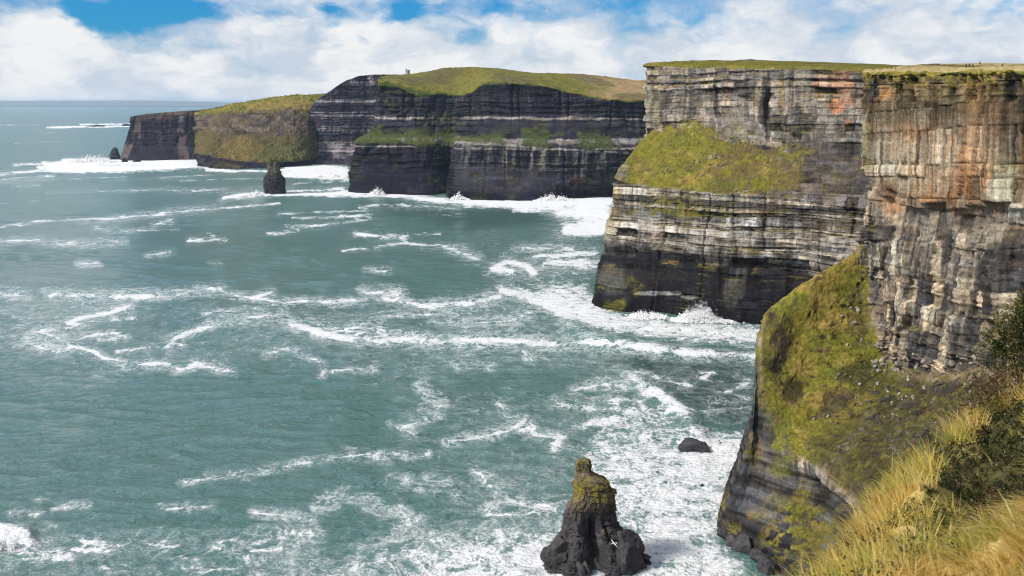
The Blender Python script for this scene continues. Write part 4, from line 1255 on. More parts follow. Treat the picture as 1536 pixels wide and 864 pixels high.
    Z *= (Yg < 4000)
    me = grid_mesh('sea', Xg, Yg, Z, None, {'foam': np.clip(foam, 0, 1.2), 'deep': deep, 'rough': .07 + .18 * sstep(Yg, 450, 2600), 'drift': np.clip(drift + .24 * sstep(br, -.2, .5) * (py > 250), 0, 1)})
    if sum(p.normal.z for p in list(me.polygons)[:200]) < 0:
        me.flip_normals()
    o = link_mesh('sea', me, sea_material(), smooth=True)
    tag(o, 'grey green sea streaked with white foam, filling the bay to the horizon', None, None, 'structure')


build_sea()
print('sea', round(time.time() - T0, 1))
#</SEA>
#<THINGS>
# ------------------------------------------------------------------ sea stacks and rocks
def empty(name, loc=(0, 0, 0), rz=0):
    o = bpy.data.objects.new(name, None)
    o.empty_display_size = 1
    COL.objects.link(o)
    o.location = loc
    o.rotation_euler = (0, 0, rz)
    return o


def ring_rock(outline, Y, nu, nv, depth, colour, seed, rough=1.0, scale=1.0, groove=None):
    """rock body from an outline [(py, left px, right px)], top first; real depth = depth * width"""
    o = np.array(outline, float)
    t = np.linspace(0, 1, len(o))
    tt = np.linspace(0, 1, nv)
    py = np.interp(tt, t, o[:, 0])
    L = np.interp(tt, t, o[:, 1])
    Rr = np.interp(tt, t, o[:, 2])
    ctr = np.array([at_y((a + b) / 2, p, Y) for a, b, p in zip(L, Rr, py)])
    hw = np.array([(at_y(b, p, Y)[0] - at_y(a, p, Y)[0]) / 2 for a, b, p in zip(L, Rr, py)])
    th = np.linspace(0, 2 * math.pi, nu + 1)
    TH, _ = np.meshgrid(th, tt, indexing='ij')
    HW = np.repeat(hw[None], nu + 1, 0)
    c, s = np.cos(TH), np.sin(TH)
    pw = 0.78                                              # squarish plan
    cx = np.sign(c) * np.abs(c) ** pw
    sy = np.sign(s) * np.abs(s) ** pw
    X = ctr[None, :, 0] + HW * cx
    Yv = Y + HW * sy * depth
    Z = np.repeat(ctr[None, :, 2], nu + 1, 0)
    rx, ry = cx, sy
    nrm = np.hypot(rx, ry) + 1e-6
    u = TH * 12 * scale
    lr, br, br2, ed, tl = strata(np.where(TH > 2 * math.pi - 1e-6, 0, u), Z + 1.2 * np.cos(TH), seed, 1.6 * scale, 6.5 * scale, 3.0 * scale, 8 * scale, 2.2 * scale)
    ca, sa = np.cos(TH) * 4, np.sin(TH) * 4
    fine_ = .55 * scale * fbm(X / (1.1 * scale), Yv / (1.1 * scale), Z / (.8 * scale), 4, seed + 6)
    disp = (fine_ + 2.0 * fbm(ca * .55, sa * .55, Z / (9 * scale), 3, seed + 1) * scale + 1.0 * scale * fbm(ca * 1.3 + .12 * Z, sa * 1.3, Z / (3.6 * scale), 4, seed + 2)
            + .85 * scale * (lr + .8 * br - .8 * (1 - sstep(ed, 0, .35 * scale))))
    lim = np.minimum(1, HW / (4 * scale))
    disp *= rough * lim
    if groove:
        for a, wd, dp, v0, v1 in groove:
            dist = np.abs(((TH - a + math.pi) % (2 * math.pi)) - math.pi)
            V = np.repeat(tt[None], nu + 1, 0)
            disp -= dp * np.exp(-(dist / wd) ** 2) * sstep(V, v0, v0 + .12) * (1 - sstep(V, v1, v1 + .05))
    X = X + rx / nrm * disp
    Yv = Yv + ry / nrm * disp
    X[-1], Yv[-1], Z[-1] = X[0], Yv[0], Z[0]
    colr = colour(X, Yv, Z, tt[None] + 0 * TH, TH)
    k = np.clip(1 + .2 * br + .12 * lr, .3, 1.7) * (1 - .25 * (1 - sstep(ed, 0, .3 * scale)))
    colr = np.clip(colr * k[..., None], .006, .8)
    co = np.stack((X, Yv, Z), -1)[:-1].reshape(-1, 3)
    cc = colr[:-1].reshape(-1, 3)
    idx = np.arange(nu * nv).reshape(nu, nv)
    idn = np.roll(idx, -1, 0)
    q = np.stack((idx[:, :-1], idx[:, 1:], idn[:, 1:], idn[:, :-1]), -1).reshape(-1, 4)
    # cap
    top = np.array([[ctr[0, 0], Y, ctr[0, 2] + .25 * scale]])
    co = np.vstack((co, top))
    cc = np.vstack((cc, colr[:1, 0]))
    tip = len(co) - 1
    capq = np.stack((idx[:, 0], idn[:, 0], np.full(nu, tip), np.full(nu, tip)), -1)
    # triangles at the cap
    me = bpy.data.meshes.new('rock')
    faces = [tuple(f) for f in q.tolist()] + [(a, b, c_) for a, b, c_, _ in capq.tolist()]
    me.from_pydata(co.tolist(), [], faces)
    at = me.attributes.new('col', 'FLOAT_COLOR', 'POINT')
    at.data.foreach_set('color', np.hstack((cc, np.ones((len(cc), 1)))).astype(np.float32).ravel())
    bm = bmesh.new()
    bm.from_mesh(me)
    bmesh.ops.recalc_face_normals(bm, faces=bm.faces)
    bm.to_mesh(me)
    bm.free()
    return me


def boulder_mesh(name, seed, col=(0.06, 0.058, 0.062), sub=3, flat=.7, cuts=9, dlo=.55, dhi=.88, nzk=1.0):
    rng = np.random.RandomState(seed)
    bm = bmesh.new()
    bmesh.ops.create_icosphere(bm, subdivisions=sub, radius=1)
    pl = []
    for i in range(cuts):
        n = rng.normal(size=3)
        n /= np.linalg.norm(n)
        pl.append((n, rng.uniform(dlo, dhi)))
    co = np.array([v.co[:] for v in bm.verts])
    for n, d in pl:
        h = co @ n
        over = np.maximum(0, h - d)
        co -= over[:, None] * n[None] * .92
    nz = fbm(co[:, 0] * 2.2, co[:, 1] * 2.2, co[:, 2] * 2.2, 4, seed)
    co *= (1 + .16 * nzk * nz + .05 * fbm(co[:, 0] * 7, co[:, 1] * 7, co[:, 2] * 9, 2, seed + 3))[:, None]
    co[:, 2] *= flat
    for v, c in zip(bm.verts, co):
        v.co = c
    me = bpy.data.meshes.new(name)
    bm.to_mesh(me)
    bm.free()
    at = me.attributes.new('col', 'FLOAT_COLOR', 'POINT')
    k = 1 + .35 * fbm(co[:, 0] * 3, co[:, 1] * 3, co[:, 2] * 3, 3, seed + 5)
    c4 = np.ones((len(co), 4), np.float32)
    c4[:, :3] = np.array(col)[None] * k[:, None]
    at.data.foreach_set('color', c4.ravel())
    me.materials.append(M_STACK)
    return me


def place_rock(name, me, loc, size, rot, parent=None):
    o = bpy.data.objects.new(name, me)
    COL.objects.link(o)
    o.location = loc
    o.scale = size
    o.rotation_euler = rot
    if parent:
        o.parent = parent
    return o


def stack_colour(X, Y, Z, V, TH):
    n = fbm(X / 5, Y / 5, Z / 5, 4, 401)
    n2 = fbm(X / 1.6, Y / 1.6, Z / 1.6, 3, 402)
    c = np.broadcast_to(W(0.054, 0.050, 0.053), Z.shape + (3,)).copy()
    c = lerp3(c, W(0.125, 0.10, 0.06), sstep(Z + 6 * n, 15, 23) * .9)
    c = lerp3(c, W(0.175, 0.15, 0.030), sstep(Z + 7 * n + 4 * n2, 20, 27) * sstep(n2 + .4 * n, -.25, .2) * .9)
    c = lerp3(c, W(0.16, 0.155, 0.14), sstep(n, .25, .5) * .4)
    c = lerp3(c, W(0.13, 0.095, 0.085), sstep(-n + .3 * n2, .2, .5) * .5)
    c = lerp3(c, W(0.040, 0.038, 0.042), (1 - sstep(Z + 2 * n, 2, 6)) * .8)
    return c


YS = at_z(892, 857, 0)[1] + 9
st = empty('sea_stack', (float(at_y(892, 840, YS)[0]), float(YS), 0.0))
tag(st, 'craggy dark sea stack with a mossy knobbed top standing in white surf', 'sea stack')
body = ring_rock([(716, 866, 904), (722, 863, 916), (735, 860, 920), (748, 855, 921), (762, 851, 919), (778, 848, 921), (792, 843, 928), (806, 836, 943), (818, 828, 954), (828, 820, 961), (834, 816, 964), (840, 813, 967), (848, 811, 970)],
                 YS, 170, 150, .85, stack_colour, 411, 1.15, .62,
                 groove=[(-math.pi / 2 - .02, .20, 6.5, .32, 1.0), (-math.pi / 2 - .75, .16, 2.2, .5, .9), (-math.pi / 2 + .55, .12, 1.8, .25, .6), (-math.pi / 2 + .8, .1, 2, .6, 1)])
bo = link_mesh('rock_body', body, M_STACK)
bo.parent = st
bo.matrix_parent_inverse = Matrix.Translation(-Vector(st.location))


def part_abs(o, parent):
    o.parent = parent
    o.matrix_parent_inverse = Matrix.Translation(-Vector(parent.location))
    return o


# angular broken blocks that clothe the pinnacle
def faceted(name, seed, col, lo=.38, hi=.66, cuts=9, sub_=3):
    return boulder_mesh(name, seed, col, sub_, 1.0, cuts, lo, hi, .35)


_low = [faceted('rock_block', 900 + i, (.062, .056, .058)) for i in range(5)]
_mid = [faceted('rock_block', 910 + i, (.105, .085, .058)) for i in range(4)]
_top = [faceted('rock_block', 920 + i, (.135, .115, .028)) for i in range(4)]
_rg = np.random.RandomState(93)
_out = np.array([(716, 868, 902), (735, 862, 918), (762, 853, 917), (792, 846, 926), (806, 838, 940), (818, 831, 951), (834, 819, 960), (846, 815, 965)], float)
for i in range(92):
    yy = 846 - 128 * _rg.rand() ** 1.25
    l, r = np.interp(yy, _out[:, 0], _out[:, 1]), np.interp(yy, _out[:, 0], _out[:, 2])
    th = _rg.uniform(-math.pi, 0.25) if i % 6 else _rg.uniform(0, math.pi)
    m = at_y((l + r) / 2, yy, YS)
    hw = (r - l) / 2 * YS / FPX
    f = (846 - yy) / 128
    s_ = (1 - f) * _rg.uniform(1.8, 4.6) + f * _rg.uniform(.9, 2.2)
    rr = max(.5, hw - s_ * .55)
    if abs(th + math.pi / 2) < .22 and yy > 760:
        continue                                    # the deep cleft stays open
    pos = m + W(math.cos(th) * rr, math.sin(th) * rr * .85, 0)
    me_ = (_top if f > .68 else _mid if f > .45 and i % 2 else _low)
    part_abs(place_rock('rock_block', me_[i % len(me_)], pos, (s_ * _rg.uniform(.8, 1.2), s_ * _rg.uniform(.7, 1.1), s_ * _rg.uniform(.8, 1.7)), (_rg.normal(0, .25), _rg.normal(0, .25), _rg.uniform(0, 6.3))), st)
knob = ring_rock([(689, 869, 884), (693, 865, 887), (700, 864, 888), (706, 866, 887), (711, 864, 892), (718, 862, 904), (728, 860, 912)], YS - .5, 60, 40, .9, stack_colour, 415, .7, .4)
part_abs(link_mesh('knob', knob, M_STACK), st)
sh = at_y(938, 824, YS - 4)
part_abs(place_rock('side_boulder', boulder_mesh('side_boulder', 424, (.060, .055, .058), 4, 1.0, 11, .48, .72, .55), sh, (6.4, 6.0, 7.0), (.25, -.5, .35)), st)
sh = at_y(944, 840, YS - 6)
part_abs(place_rock('side_boulder', boulder_mesh('side_boulder', 426, (.056, .052, .055), 4, 1.0, 10, .5, .75, .55), sh, (8.5, 6.5, 7.0), (.1, .35, 1.1)), st)
for k, (x, y, s, sd) in enumerate([(968, 836, 2.0, 3), (972, 846, 2.2, 4), (838, 822, 3.4, 5), (834, 838, 4.6, 6), (858, 846, 4.6, 7), (892, 848, 4.0, 8), (926, 848, 4.2, 9), (958, 848, 2.8, 10)]):
    p = at_y(x, y, YS - 6 + 4 * (k < 2))
    part_abs(place_rock('boulder', boulder_mesh('boulder', 430 + sd, (.066, .060, .062), 4, .8, 10, .45, .75, .6), p, (s, s, s * 1.1), (sd, sd * 2, sd * 3)), st)


def far_stack_colour(X, Y, Z, V, TH):
    n = fbm(X / 9, Y / 9, Z / 9, 4, 441)
    c = np.broadcast_to(W(0.042, 0.040, 0.046), Z.shape + (3,)).copy()
    c = lerp3(c, W(0.12, 0.10, 0.065), sstep(Z + 8 * n, 26, 40) * .9)
    c = lerp3(c, W(0.10, 0.10, 0.03), sstep(Z + 8 * n, 44, 54) * .8)
    return c


YB = at_z(411, 290, 0)[1]
me = ring_rock([(236, 405, 416), (241, 403, 418), (250, 402, 419), (257, 401, 421), (263, 397, 424), (267, 396, 427), (275, 396, 427), (285, 397, 427), (292, 397, 427)], YB, 70, 70, .9, far_stack_colour, 443, 1.0, 1.4)
o = link_mesh('sea_stack', me, M_FAR)
tag(o, 'slender dark sea stack off the far cliffs with foam at its foot', 'sea stack')
YN = at_z(173, 239, 0)[1]
me = ring_rock([(221, 171, 174), (225, 168, 176), (230, 166, 178), (236, 165, 180), (241, 164, 182)], YN, 50, 40, .9, far_stack_colour, 447, .8, 1.3)
o = link_mesh('sea_stack', me, M_FAR)
tag(o, 'small pointed dark rock needle at the tip of the farthest cliff', 'sea stack')


def low_rock(x0, x1, ytop, ybase, label, seed, name='sea_rock', tall=1.0):
    p0 = at_z((x0 + x1) / 2, ybase, 0)
    hw = (at_z(x1, ybase, 0)[0] - at_z(x0, ybase, 0)[0]) / 2
    h = (at_y((x0 + x1) / 2, ytop, p0[1])[2]) * tall
    me = boulder_mesh(name, seed, (.05, .05, .056), 4, 1.0, 22)
    o = place_rock(name, me, (p0[0], p0[1] + hw * .5, -h * .15), (hw * 1.1, hw * .8, h * 1.1), (0, 0, .3 + seed))
    tag(o, label, 'rock')
    return o


low_rock(1018, 1073, 661, 678, 'low dark humped rock awash in foam beside the green spur', 461)
low_rock(1070, 1090, 665, 669, 'thin flat rock tip awash just right of the humped dark rock', 462)
low_rock(1049, 1058, 724, 730, 'tiny black rock alone in the foam below the humped rock', 463)
low_rock(122, 158, 186, 190, 'long low reef rock far out on the open sea, left of two', 464)
low_rock(180, 197, 185, 189, 'short low reef rock on the open sea beside the far cliff top', 465)
low_rock(181, 192, 232, 243, 'small dark block in the surf at the foot of the farthest point', 466)
low_rock(194, 212, 236, 243, 'flat dark rock shelf in the surf below the farthest cliff', 467)
for k, (x, y, w_, lab) in enumerate([(1088, 800, 12, 'leftmost rounded dark boulder at the foot of the green spur'), (1098, 812, 11, 'dark boulder with a flat top second from the tip of the spur foot'),
                                     (1116, 824, 13, 'large dark boulder in the middle of the row at the spur foot'), (1134, 838, 12, 'dark sloping boulder against the grey lower cliff near the frame bottom'),
                                     (1150, 852, 13, 'lowest dark boulder in the row below the grey lower cliff')]):
    p = at_z(x, y + 6, 0)
    s = w_ * p[1] / FPX
    o = place_rock('shore_boulder', boulder_mesh('shore_boulder', 480 + k, (.062, .058, .062), 4, 1.0, 10, .45, .75, .6), (p[0] + (k % 2) * 1.2, p[1] + (k % 3), s * .5), (s * (1.4 + .5 * (k % 3)), s * 1.6, s * (1.3 + .4 * (k % 2))), (k, k * .3, k * 1.3))
    tag(o, lab, 'boulder', 'boulders at the foot of the green spur')


# loose rocks that are part of the near cliff, and of the shelf above
def scatter_children(head, regions, name, mat, seed, tint, n_mesh=6):
    root, Q, N2, g, px, py = head
    rng = np.random.RandomState(seed)
    protos = [boulder_mesh(name, seed + i, tint, 2, .8, 8) for i in range(n_mesh)]
    for (x0, x1, y0, y1, n, s0, s1) in regions:
        m = np.argwhere((px > x0) & (px < x1) & (py > y0) & (py < y1))
        if len(m) == 0:
            continue
        for i in rng.choice(len(m), n):
            a, b = m[i]
            s = rng.uniform(s0, s1)
            place_rock(name, protos[rng.randint(n_mesh)], Q[a, b] + N2[a, b] * s * .15, (s * rng.uniform(.8, 1.5), s, s * rng.uniform(.7, 1.2)), tuple(rng.uniform(0, 6, 3)), root)


scatter_children(NEAR, [(1250, 1300, 450, 520, 12, .4, 1.1), (1300, 1480, 540, 650, 60, .2, .8), (1220, 1300, 560, 700, 16, .3, .8)], 'loose_rock', M_STACK, 500, (.30, .285, .255))
scatter_children(SHELF, [(1030, 1160, 205, 258, 150, .22, .75), (985, 1015, 256, 261, 8, .4, 1.0)], 'loose_rock', M_STACK, 520, (.115, .088, .075))

def crag_children(head, regions, name, seed, tint, sink=.25):
    root, Q, N2, g, px, py = head
    rng = np.random.RandomState(seed)
    protos = [faceted(name, seed + i, tuple(np.array(tint) * (.75 + .12 * i)), .36, .66, 9, 3) for i in range(5)]
    for (x0, x1, y0, y1, n, s0, s1) in regions:
        m = np.argwhere((px > x0) & (px < x1) & (py > y0) & (py < y1))
        for i in rng.choice(len(m), n):
            a, b = m[i]
            s = rng.uniform(s0, s1)
            place_rock(name, protos[rng.randint(5)], Q[a, b] - N2[a, b] * s * sink, (s * rng.uniform(.8, 1.6), s * rng.uniform(.8, 1.2), s * rng.uniform(.6, 1.2)), (rng.normal(0, .3), rng.normal(0, .3), rng.uniform(0, 6.3)), root)


crag_children(NEAR, [(1300, 1480, 570, 690, 110, 1.2, 4.2), (1240, 1320, 600, 715, 22, 1.0, 3.0), (1138, 1176, 490, 610, 12, 1.0, 2.6)], 'crag', 560, (.058, .050, .040), .6)
crag_children(NEAR, [(1308, 1480, 512, 556, 60, .6, 2.0)], 'rubble_block', 580, (.27, .235, .19))

# ------------------------------------------------------------------ round watch tower on the far hill
stone = simple_mat('tower_stone', (.30, .28, .25), .9, .25, .8)


def lathe(name, prof_, n, mat, parent, loc=(0, 0, 0)):
    bm = bmesh.new()
    rings = []
    for r, z in prof_:
        rings.append([bm.verts.new((loc[0] + r * math.cos(2 * math.pi * i / n), loc[1] + r * math.sin(2 * math.pi * i / n), loc[2] + z)) for i in range(n)])
    for a, b in zip(rings[:-1], rings[1:]):
        for i in range(n):
            bm.faces.new((a[i], a[(i + 1) % n], b[(i + 1) % n], b[i]))
    bm.faces.new(rings[-1])
    bm.faces.new(rings[0][::-1])
    me = bpy.data.meshes.new(name)
    bm.to_mesh(me)
    bm.free()
    return link_mesh(name, me, mat, parent)


def box(name, c, s, mat, parent):
    bm = bmesh.new()
    bmesh.ops.create_cube(bm, size=1)
    for v in bm.verts:
        v.co = Vector((v.co.x * s[0] + c[0], v.co.y * s[1] + c[1], v.co.z * s[2] + c[2]))
    bmesh.ops.bevel(bm, geom=bm.edges[:], offset=min(s) * .05, segments=1, affect='EDGES')
    me = bpy.data.meshes.new(name)
    bm.to_mesh(me)
    bm.free()
    return link_mesh(name, me, mat, parent)


TP = at_y(612, 113.2, 2215)
tw = empty('watch_tower', (TP[0], TP[1], TP[2] - 1.5))
tw.scale = (1.15, 1.15, 1.15)
tag(tw, 'small grey stone watch tower standing on the skyline of the far hill', 'tower')
lathe('round_wall', [(3.4, 0), (3.3, 5), (3.25, 9.2), (3.6, 9.4), (3.6, 10)], 20, stone, tw)
box('square_turret', (-2.6, -.8, 6), (2.6, 2.6, 12.5), stone, tw)
for i in range(8):
    a = i * math.pi / 4 + .2
    box('merlon', (3.2 * math.cos(a), 3.2 * math.sin(a), 10.5), (1.0, 1.0, 1.2), stone, tw)
dark = simple_mat('dark_opening', (.02, .02, .025), .6)
box('window', (.6, -3.3, 5.6), (.7, .3, 1.5), dark, tw)
box('window', (-2.6, -2.15, 8), (.6, .2, 1.3), dark, tw)


# ------------------------------------------------------------------ people on the cliff top
def ground_z(head, x, y):
    Q = head[1]
    d = (Q[..., 0] - x) ** 2 + (Q[..., 1] - y) ** 2
    d = np.where(Q[..., 2] < 140, 1e9, d)
    i = np.unravel_index(np.argmin(d), d.shape)
    return Q[i][2]


def person_mat(name, jacket, trousers, hair, skin=(.45, .28, .2)):
    m, t = new_mat(name)
    out = t.add('ShaderNodeOutputMaterial')
    b = t.add('ShaderNodeBsdfPrincipled')
    tc = t.add('ShaderNodeTexCoord')
    sp = t.add('ShaderNodeSeparateXYZ')
    t.link(tc.outputs['Object'], sp.inputs[0])
    z = sp.outputs[2]
    n = t.noise(tc.outputs['Object'], 9, 3)
    zz = t.math('MULTIPLY_ADD', t.math('SUBTRACT', n, .5), .06, z)
    c = t.mix(t.math('GREATER_THAN', zz, .10), (.03, .03, .03), trousers)
    c = t.mix(t.math('GREATER_THAN', zz, .88), c, jacket)
    c = t.mix(t.math('GREATER_THAN', zz, 1.50), c, skin)
    c = t.mix(t.math('GREATER_THAN', zz, 1.66), c, hair)
    t.link(c, b.inputs['Base Color'])
    b.inputs['Roughness'].default_value = .85
    t.link(b.outputs[0], out.inputs[0])
    return m


def person(loc, rz, jacket, trousers, hair, label, stride=.1, lean=0.0, arm=.1, pack=None, seed=0):
    V = [(0, 0, .95), (0, lean * .3, 1.15), (0, lean * .7, 1.38), (0, lean, 1.52), (0, lean * 1.2, 1.60), (0, lean * 1.2 + .01, 1.68), (0, lean * 1.2, 1.76)]
    E = [(i, i + 1) for i in range(6)]
    Rd = [(.16, .13), (.17, .12), (.19, .12), (.06, .06), (.085, .095), (.09, .10), (.06, .07)]

    def chain(root, pts, rad):
        last = root
        for p, r in zip(pts, rad):
            V.append(p)
            Rd.append((r, r))
            E.append((last, len(V) - 1))
            last = len(V) - 1
    for s in (-1, 1):
        y = stride * s
        chain(0, [(.09 * s, .01, .86), (.10 * s, y * .5 + .03, .48), (.10 * s, y, .09), (.11 * s, y + .12, .04)], [.085, .06, .045, .04])
        chain(2, [(.20 * s, lean * .7, 1.42), (.25 * s, lean * .6 - .02, 1.14), (.24 * s, lean * .5 + arm, .92), (.24 * s, lean * .5 + arm * 1.3, .84)], [.065, .048, .038, .034])
    me = bpy.data.meshes.new('person')
    me.from_pydata(V, E, [])
    o = link_mesh('person', me, person_mat('clothes', jacket, trousers, hair))
    md = o.modifiers.new('skin', 'SKIN')
    md.use_smooth_shade = True
    lay = me.skin_vertices[0].data if me.skin_vertices else None
    if lay is None:
        o.data.skin_vertices
    for i, r in enumerate(Rd):
        me.skin_vertices[0].data[i].radius = r
    me.skin_vertices[0].data[0].use_root = True
    sub = o.modifiers.new('sub', 'SUBSURF')
    sub.levels = sub.render_levels = 1
    o.location = loc
    o.rotation_euler = (0, 0, rz)
    tag(o, label, 'person', 'walkers on the cliff top')
    if pack:
        p = box('backpack', (0, lean * .6 - .2, 1.25), (.3, .2, .45), simple_mat('pack', pack, .8), o)
    return o


PEOPLE = [  # px, jacket, trousers, label
    (1337.0, 430, (.03, .03, .04), (.02, .02, .03), 'lone walker in black near the far corner of the cliff top', .1, None),
    (1449.0, 408, (.015, .018, .06), (.02, .02, .03), 'left walker in dark navy of the pair on the cliff top', .05, None),
    (1453.5, 407, (.03, .02, .07), (.02, .02, .03), 'right walker in dark purple of the pair on the cliff top', .12, None),
    (1459.0, 402, (.025, .035, .03), (.02, .02, .022), 'walker in dark green just right of the pair, nearest the brink', .15, (.02, .02, .02)),
    (1469.5, 425, (.04, .045, .05), (.05, .05, .05), 'walker in grey farther back behind the others', .1, None),
    (1503.0, 398, (.03, .035, .10), (.02, .022, .04), 'rightmost walker in a dark blue jacket on the cliff top', .15, (.04, .04, .06)),
]
for i, (x, Y, ja, tr, lab, stv, pk) in enumerate(PEOPLE):
    X = at_y(x, 104, Y)[0]
    gz = ground_z(NEAR, X, Y)
    person((X, Y, gz + .1), i * 1.1 + 1.2, ja, tr, (.03, .02, .015), lab, stv, .03, .1, pk, i)
wood = simple_mat('weathered_wood', (.10, .085, .07), .9)
for x, Y, h, lab in [(1343, 440, 2.2, 'thin wooden post beside the lone walker on the cliff top'), (1393, 470, 2.2, 'thin wooden post on the skyline between the walkers')]:
    X = at_y(x, 104, Y)[0]
    q = lathe('post', [(.09, -.4), (.085, h * .6), (.08, h), (.03, h + .06)], 8, wood, None)
    q.location = (X, Y, ground_z(NEAR, X, Y))
    tag(q, lab, 'post')

# ------------------------------------------------------------------ gull
gm = simple_mat('gull_white', (.85, .85, .84), .7, .05)
gw = simple_mat('gull_grey', (.62, .64, .67), .7, .08)
GP = at_y(921, 815, 178)
gull = empty('gull', tuple(GP))
tag(gull, 'white gull gliding past the dark side of the near sea stack', 'gull')
gull.rotation_euler = (R(8), R(-20), R(118))
gull.scale = (1.15, 1.15, 1.15)
lathe('body', [(.012, -.34), (.05, -.28), (.085, -.1), (.10, .05), (.085, .2), (.055, .28), (.062, .33), (.045, .39), (.01, .44)], 12, gm, gull).rotation_euler = (R(-90), 0, 0)


def wing(s):
    sec = [(0, .10, .22, 0), (.22, .13, .21, .05), (.45, .17, .17, .08), (.70, .06, .11, .05), (.92, -.10, .02, .01)]
    bm = bmesh.new()
    rows = []
    for x, y0, c, z in sec:
        rows.append([bm.verts.new((s * x, y0, z)), bm.verts.new((s * x, y0 - c * .4, z + .02)), bm.verts.new((s * x, y0 - c, z)), bm.verts.new((s * x, y0 - c * .4, z - .012))])
    for a, b in zip(rows[:-1], rows[1:]):
        for i in range(4):
            bm.faces.new((a[i], a[(i + 1) % 4], b[(i + 1) % 4], b[i]))
    bm.faces.new(rows[-1])
    bmesh.ops.recalc_face_normals(bm, faces=bm.faces)
    me = bpy.data.meshes.new('wing')
    bm.to_mesh(me)
    bm.free()
    return link_mesh('wing', me, gm, gull)


wing(1)
wing(-1)
bm = bmesh.new()
vs = [bm.verts.new(p) for p in ((-.03, -.26, .02), (.03, -.26, .02), (.11, -.50, .02), (-.11, -.50, .02), (-.03, -.26, -.0), (.03, -.26, -.0), (.11, -.50, .008), (-.11, -.50, .008))]
for f in ((0, 1, 2, 3), (7, 6, 5, 4), (0, 4, 5, 1), (1, 5, 6, 2), (2, 6, 7, 3), (3, 7, 4, 0)):
    bm.faces.new([vs[i] for i in f])
me = bpy.data.meshes.new('tail')
bm.to_mesh(me)
bm.free()
link_mesh('tail', me, gm, gull)

# ------------------------------------------------------------------ spray thrown up where the swell meets the rock
spray_m, _t = new_mat('spray')
_o = _t.add('ShaderNodeOutputMaterial')
_d = _t.add('ShaderNodeBsdfDiffuse')
_d.inputs[0].default_value = (.98, .98, .98, 1)
_r = _t.add('ShaderNodeBsdfTranslucent')
_r.inputs[0].default_value = (.98, .98, .98, 1)
_x = _t.add('ShaderNodeMixShader')
_x.inputs[0].default_value = .45
_t.link(_d.outputs[0], _x.inputs[1])
_t.link(_r.outputs[0], _x.inputs[2])
_t.link(_x.outputs[0], _o.inputs[0])


def spray(cx, cy, wpx, hpx, n_, seed, label, Yoff=-6, lean=0.0, drop=.00062):
    n = int(n_ * 1.6)
    rng = np.random.RandomState(seed)
    p = at_z(cx, cy, 0) + W(0, Yoff, 0)
    mpx = p[1] / FPX
    w_, h_ = wpx * mpx, hpx * mpx
    t = np.minimum(rng.exponential(.24, n), 1.25)
    nl = 22
    lobes = rng.uniform(-1, 1, nl)
    lh = rng.uniform(.12, 1.0, nl) ** 1.6
    li = rng.randint(0, nl, n)
    X = (lobes[li] * .85 + rng.normal(0, .07 + .10 * t, n)) * w_ * .5 * (1.05 - .4 * t) + lean * t * h_
    Z = t * lh[li] * h_ * 1.35 * np.clip(1.2 - np.abs(X / (w_ * .5)), .2, 1.1)
    Yv = rng.normal(0, .16, n) * w_ * .5
    s = rng.uniform(.4, 1.4, n) * drop * p[1] * (1.6 - 1.1 * t)
    base = np.array([(1, 0, 0), (-1, 0, 0), (0, 1, 0), (0, -1, 0), (0, 0, 1), (0, 0, -1)], float)
    co = (np.stack((X, Yv, Z), -1)[:, None, :] + base[None] * s[:, None, None] * rng.uniform(.7, 1.3, (n, 6, 1))).reshape(-1, 3) + p
    f = np.array([(0, 2, 4), (2, 1, 4), (1, 3, 4), (3, 0, 4), (2, 0, 5), (1, 2, 5), (3, 1, 5), (0, 3, 5)])
    fs = (np.arange(n)[:, None, None] * 6 + f[None]).reshape(-1, 3)
    o = link_mesh('spray', raw_mesh('spray', co, fs), spray_m, smooth=True)
    tag(o, label, None, None, 'stuff')


spray(1050, 478, 110, 24, 5200, 601, 'white spray bursting up the foot of the shelf headland')
spray(960, 473, 80, 10, 2200, 602, 'low white spray along the corner of the shelf headland')
spray(6, 824, 62, 26, 4600, 603, 'white burst of a breaking wave at the left edge', 0, 0, .00066)
spray(567, 292, 30, 12, 1200, 604, 'small white burst at the foot of the dark tower headland')
spray(690, 299, 34, 9, 1200, 605, 'small white burst at the crease of the dark tower headland')
spray(830, 300, 60, 9, 1200, 606, 'low white spray along the dark tower headland')
spray(140, 243, 70, 10, 1600, 607, 'white surf heaped up off the farthest point')
spray(385, 293, 44, 7, 1000, 608, 'white surf at the foot of the slender far stack')
spray(490, 266, 60, 6, 1000, 609, 'white surf in the far cove')

# ------------------------------------------------------------------ far land and hill on the skyline
def ridge(name, x0, x1, Y, ytops, ybase, mat, label, depth=800):
    n = 90
    xs = np.linspace(x0, x1, n)
    hs = np.interp(xs, [p[0] for p in ytops], [p[1] for p in ytops]) + (fbm(xs / 9, 0, 0, 3, int(x0) + 9) * .5)
    rows = []
    for t, k in ((-1, 0), (-.4, .7), (0, 1), (.5, .8), (1, 0)):
        P = [at_y(x, ybase + (h - ybase) * k, Y) for x, h in zip(xs, hs)]
        rows.append(np.array([(p[0], Y + t * depth, p[2]) for p in P]))
    A = np.array(rows)
    me = grid_mesh(name, A[..., 0], A[..., 1], A[..., 2])
    o = link_mesh(name, me, mat, smooth=True)
    tag(o, label, None, None, 'structure')


ridge('far_land', -700, 430, 42000, [(-700, 156), (-100, 152.0), (60, 151.2), (200, 150.6), (260, 151.6), (330, 153.0), (430, 157)], 158.8, simple_mat('far_land', (.13, .15, .15), .9), 'low hazy strip of land along the sea horizon on the left', 2500)
ridge('far_hill', 1060, 1230, 3200, [(1060, 97), (1092, 92), (1110, 89.5), (1128, 88.5), (1150, 91.5), (1180, 92.5), (1230, 99)], 105, simple_mat('far_hill', (.035, .038, .034), .9, .3, .05), 'low dark hill peeping over the shelf headland', 260)


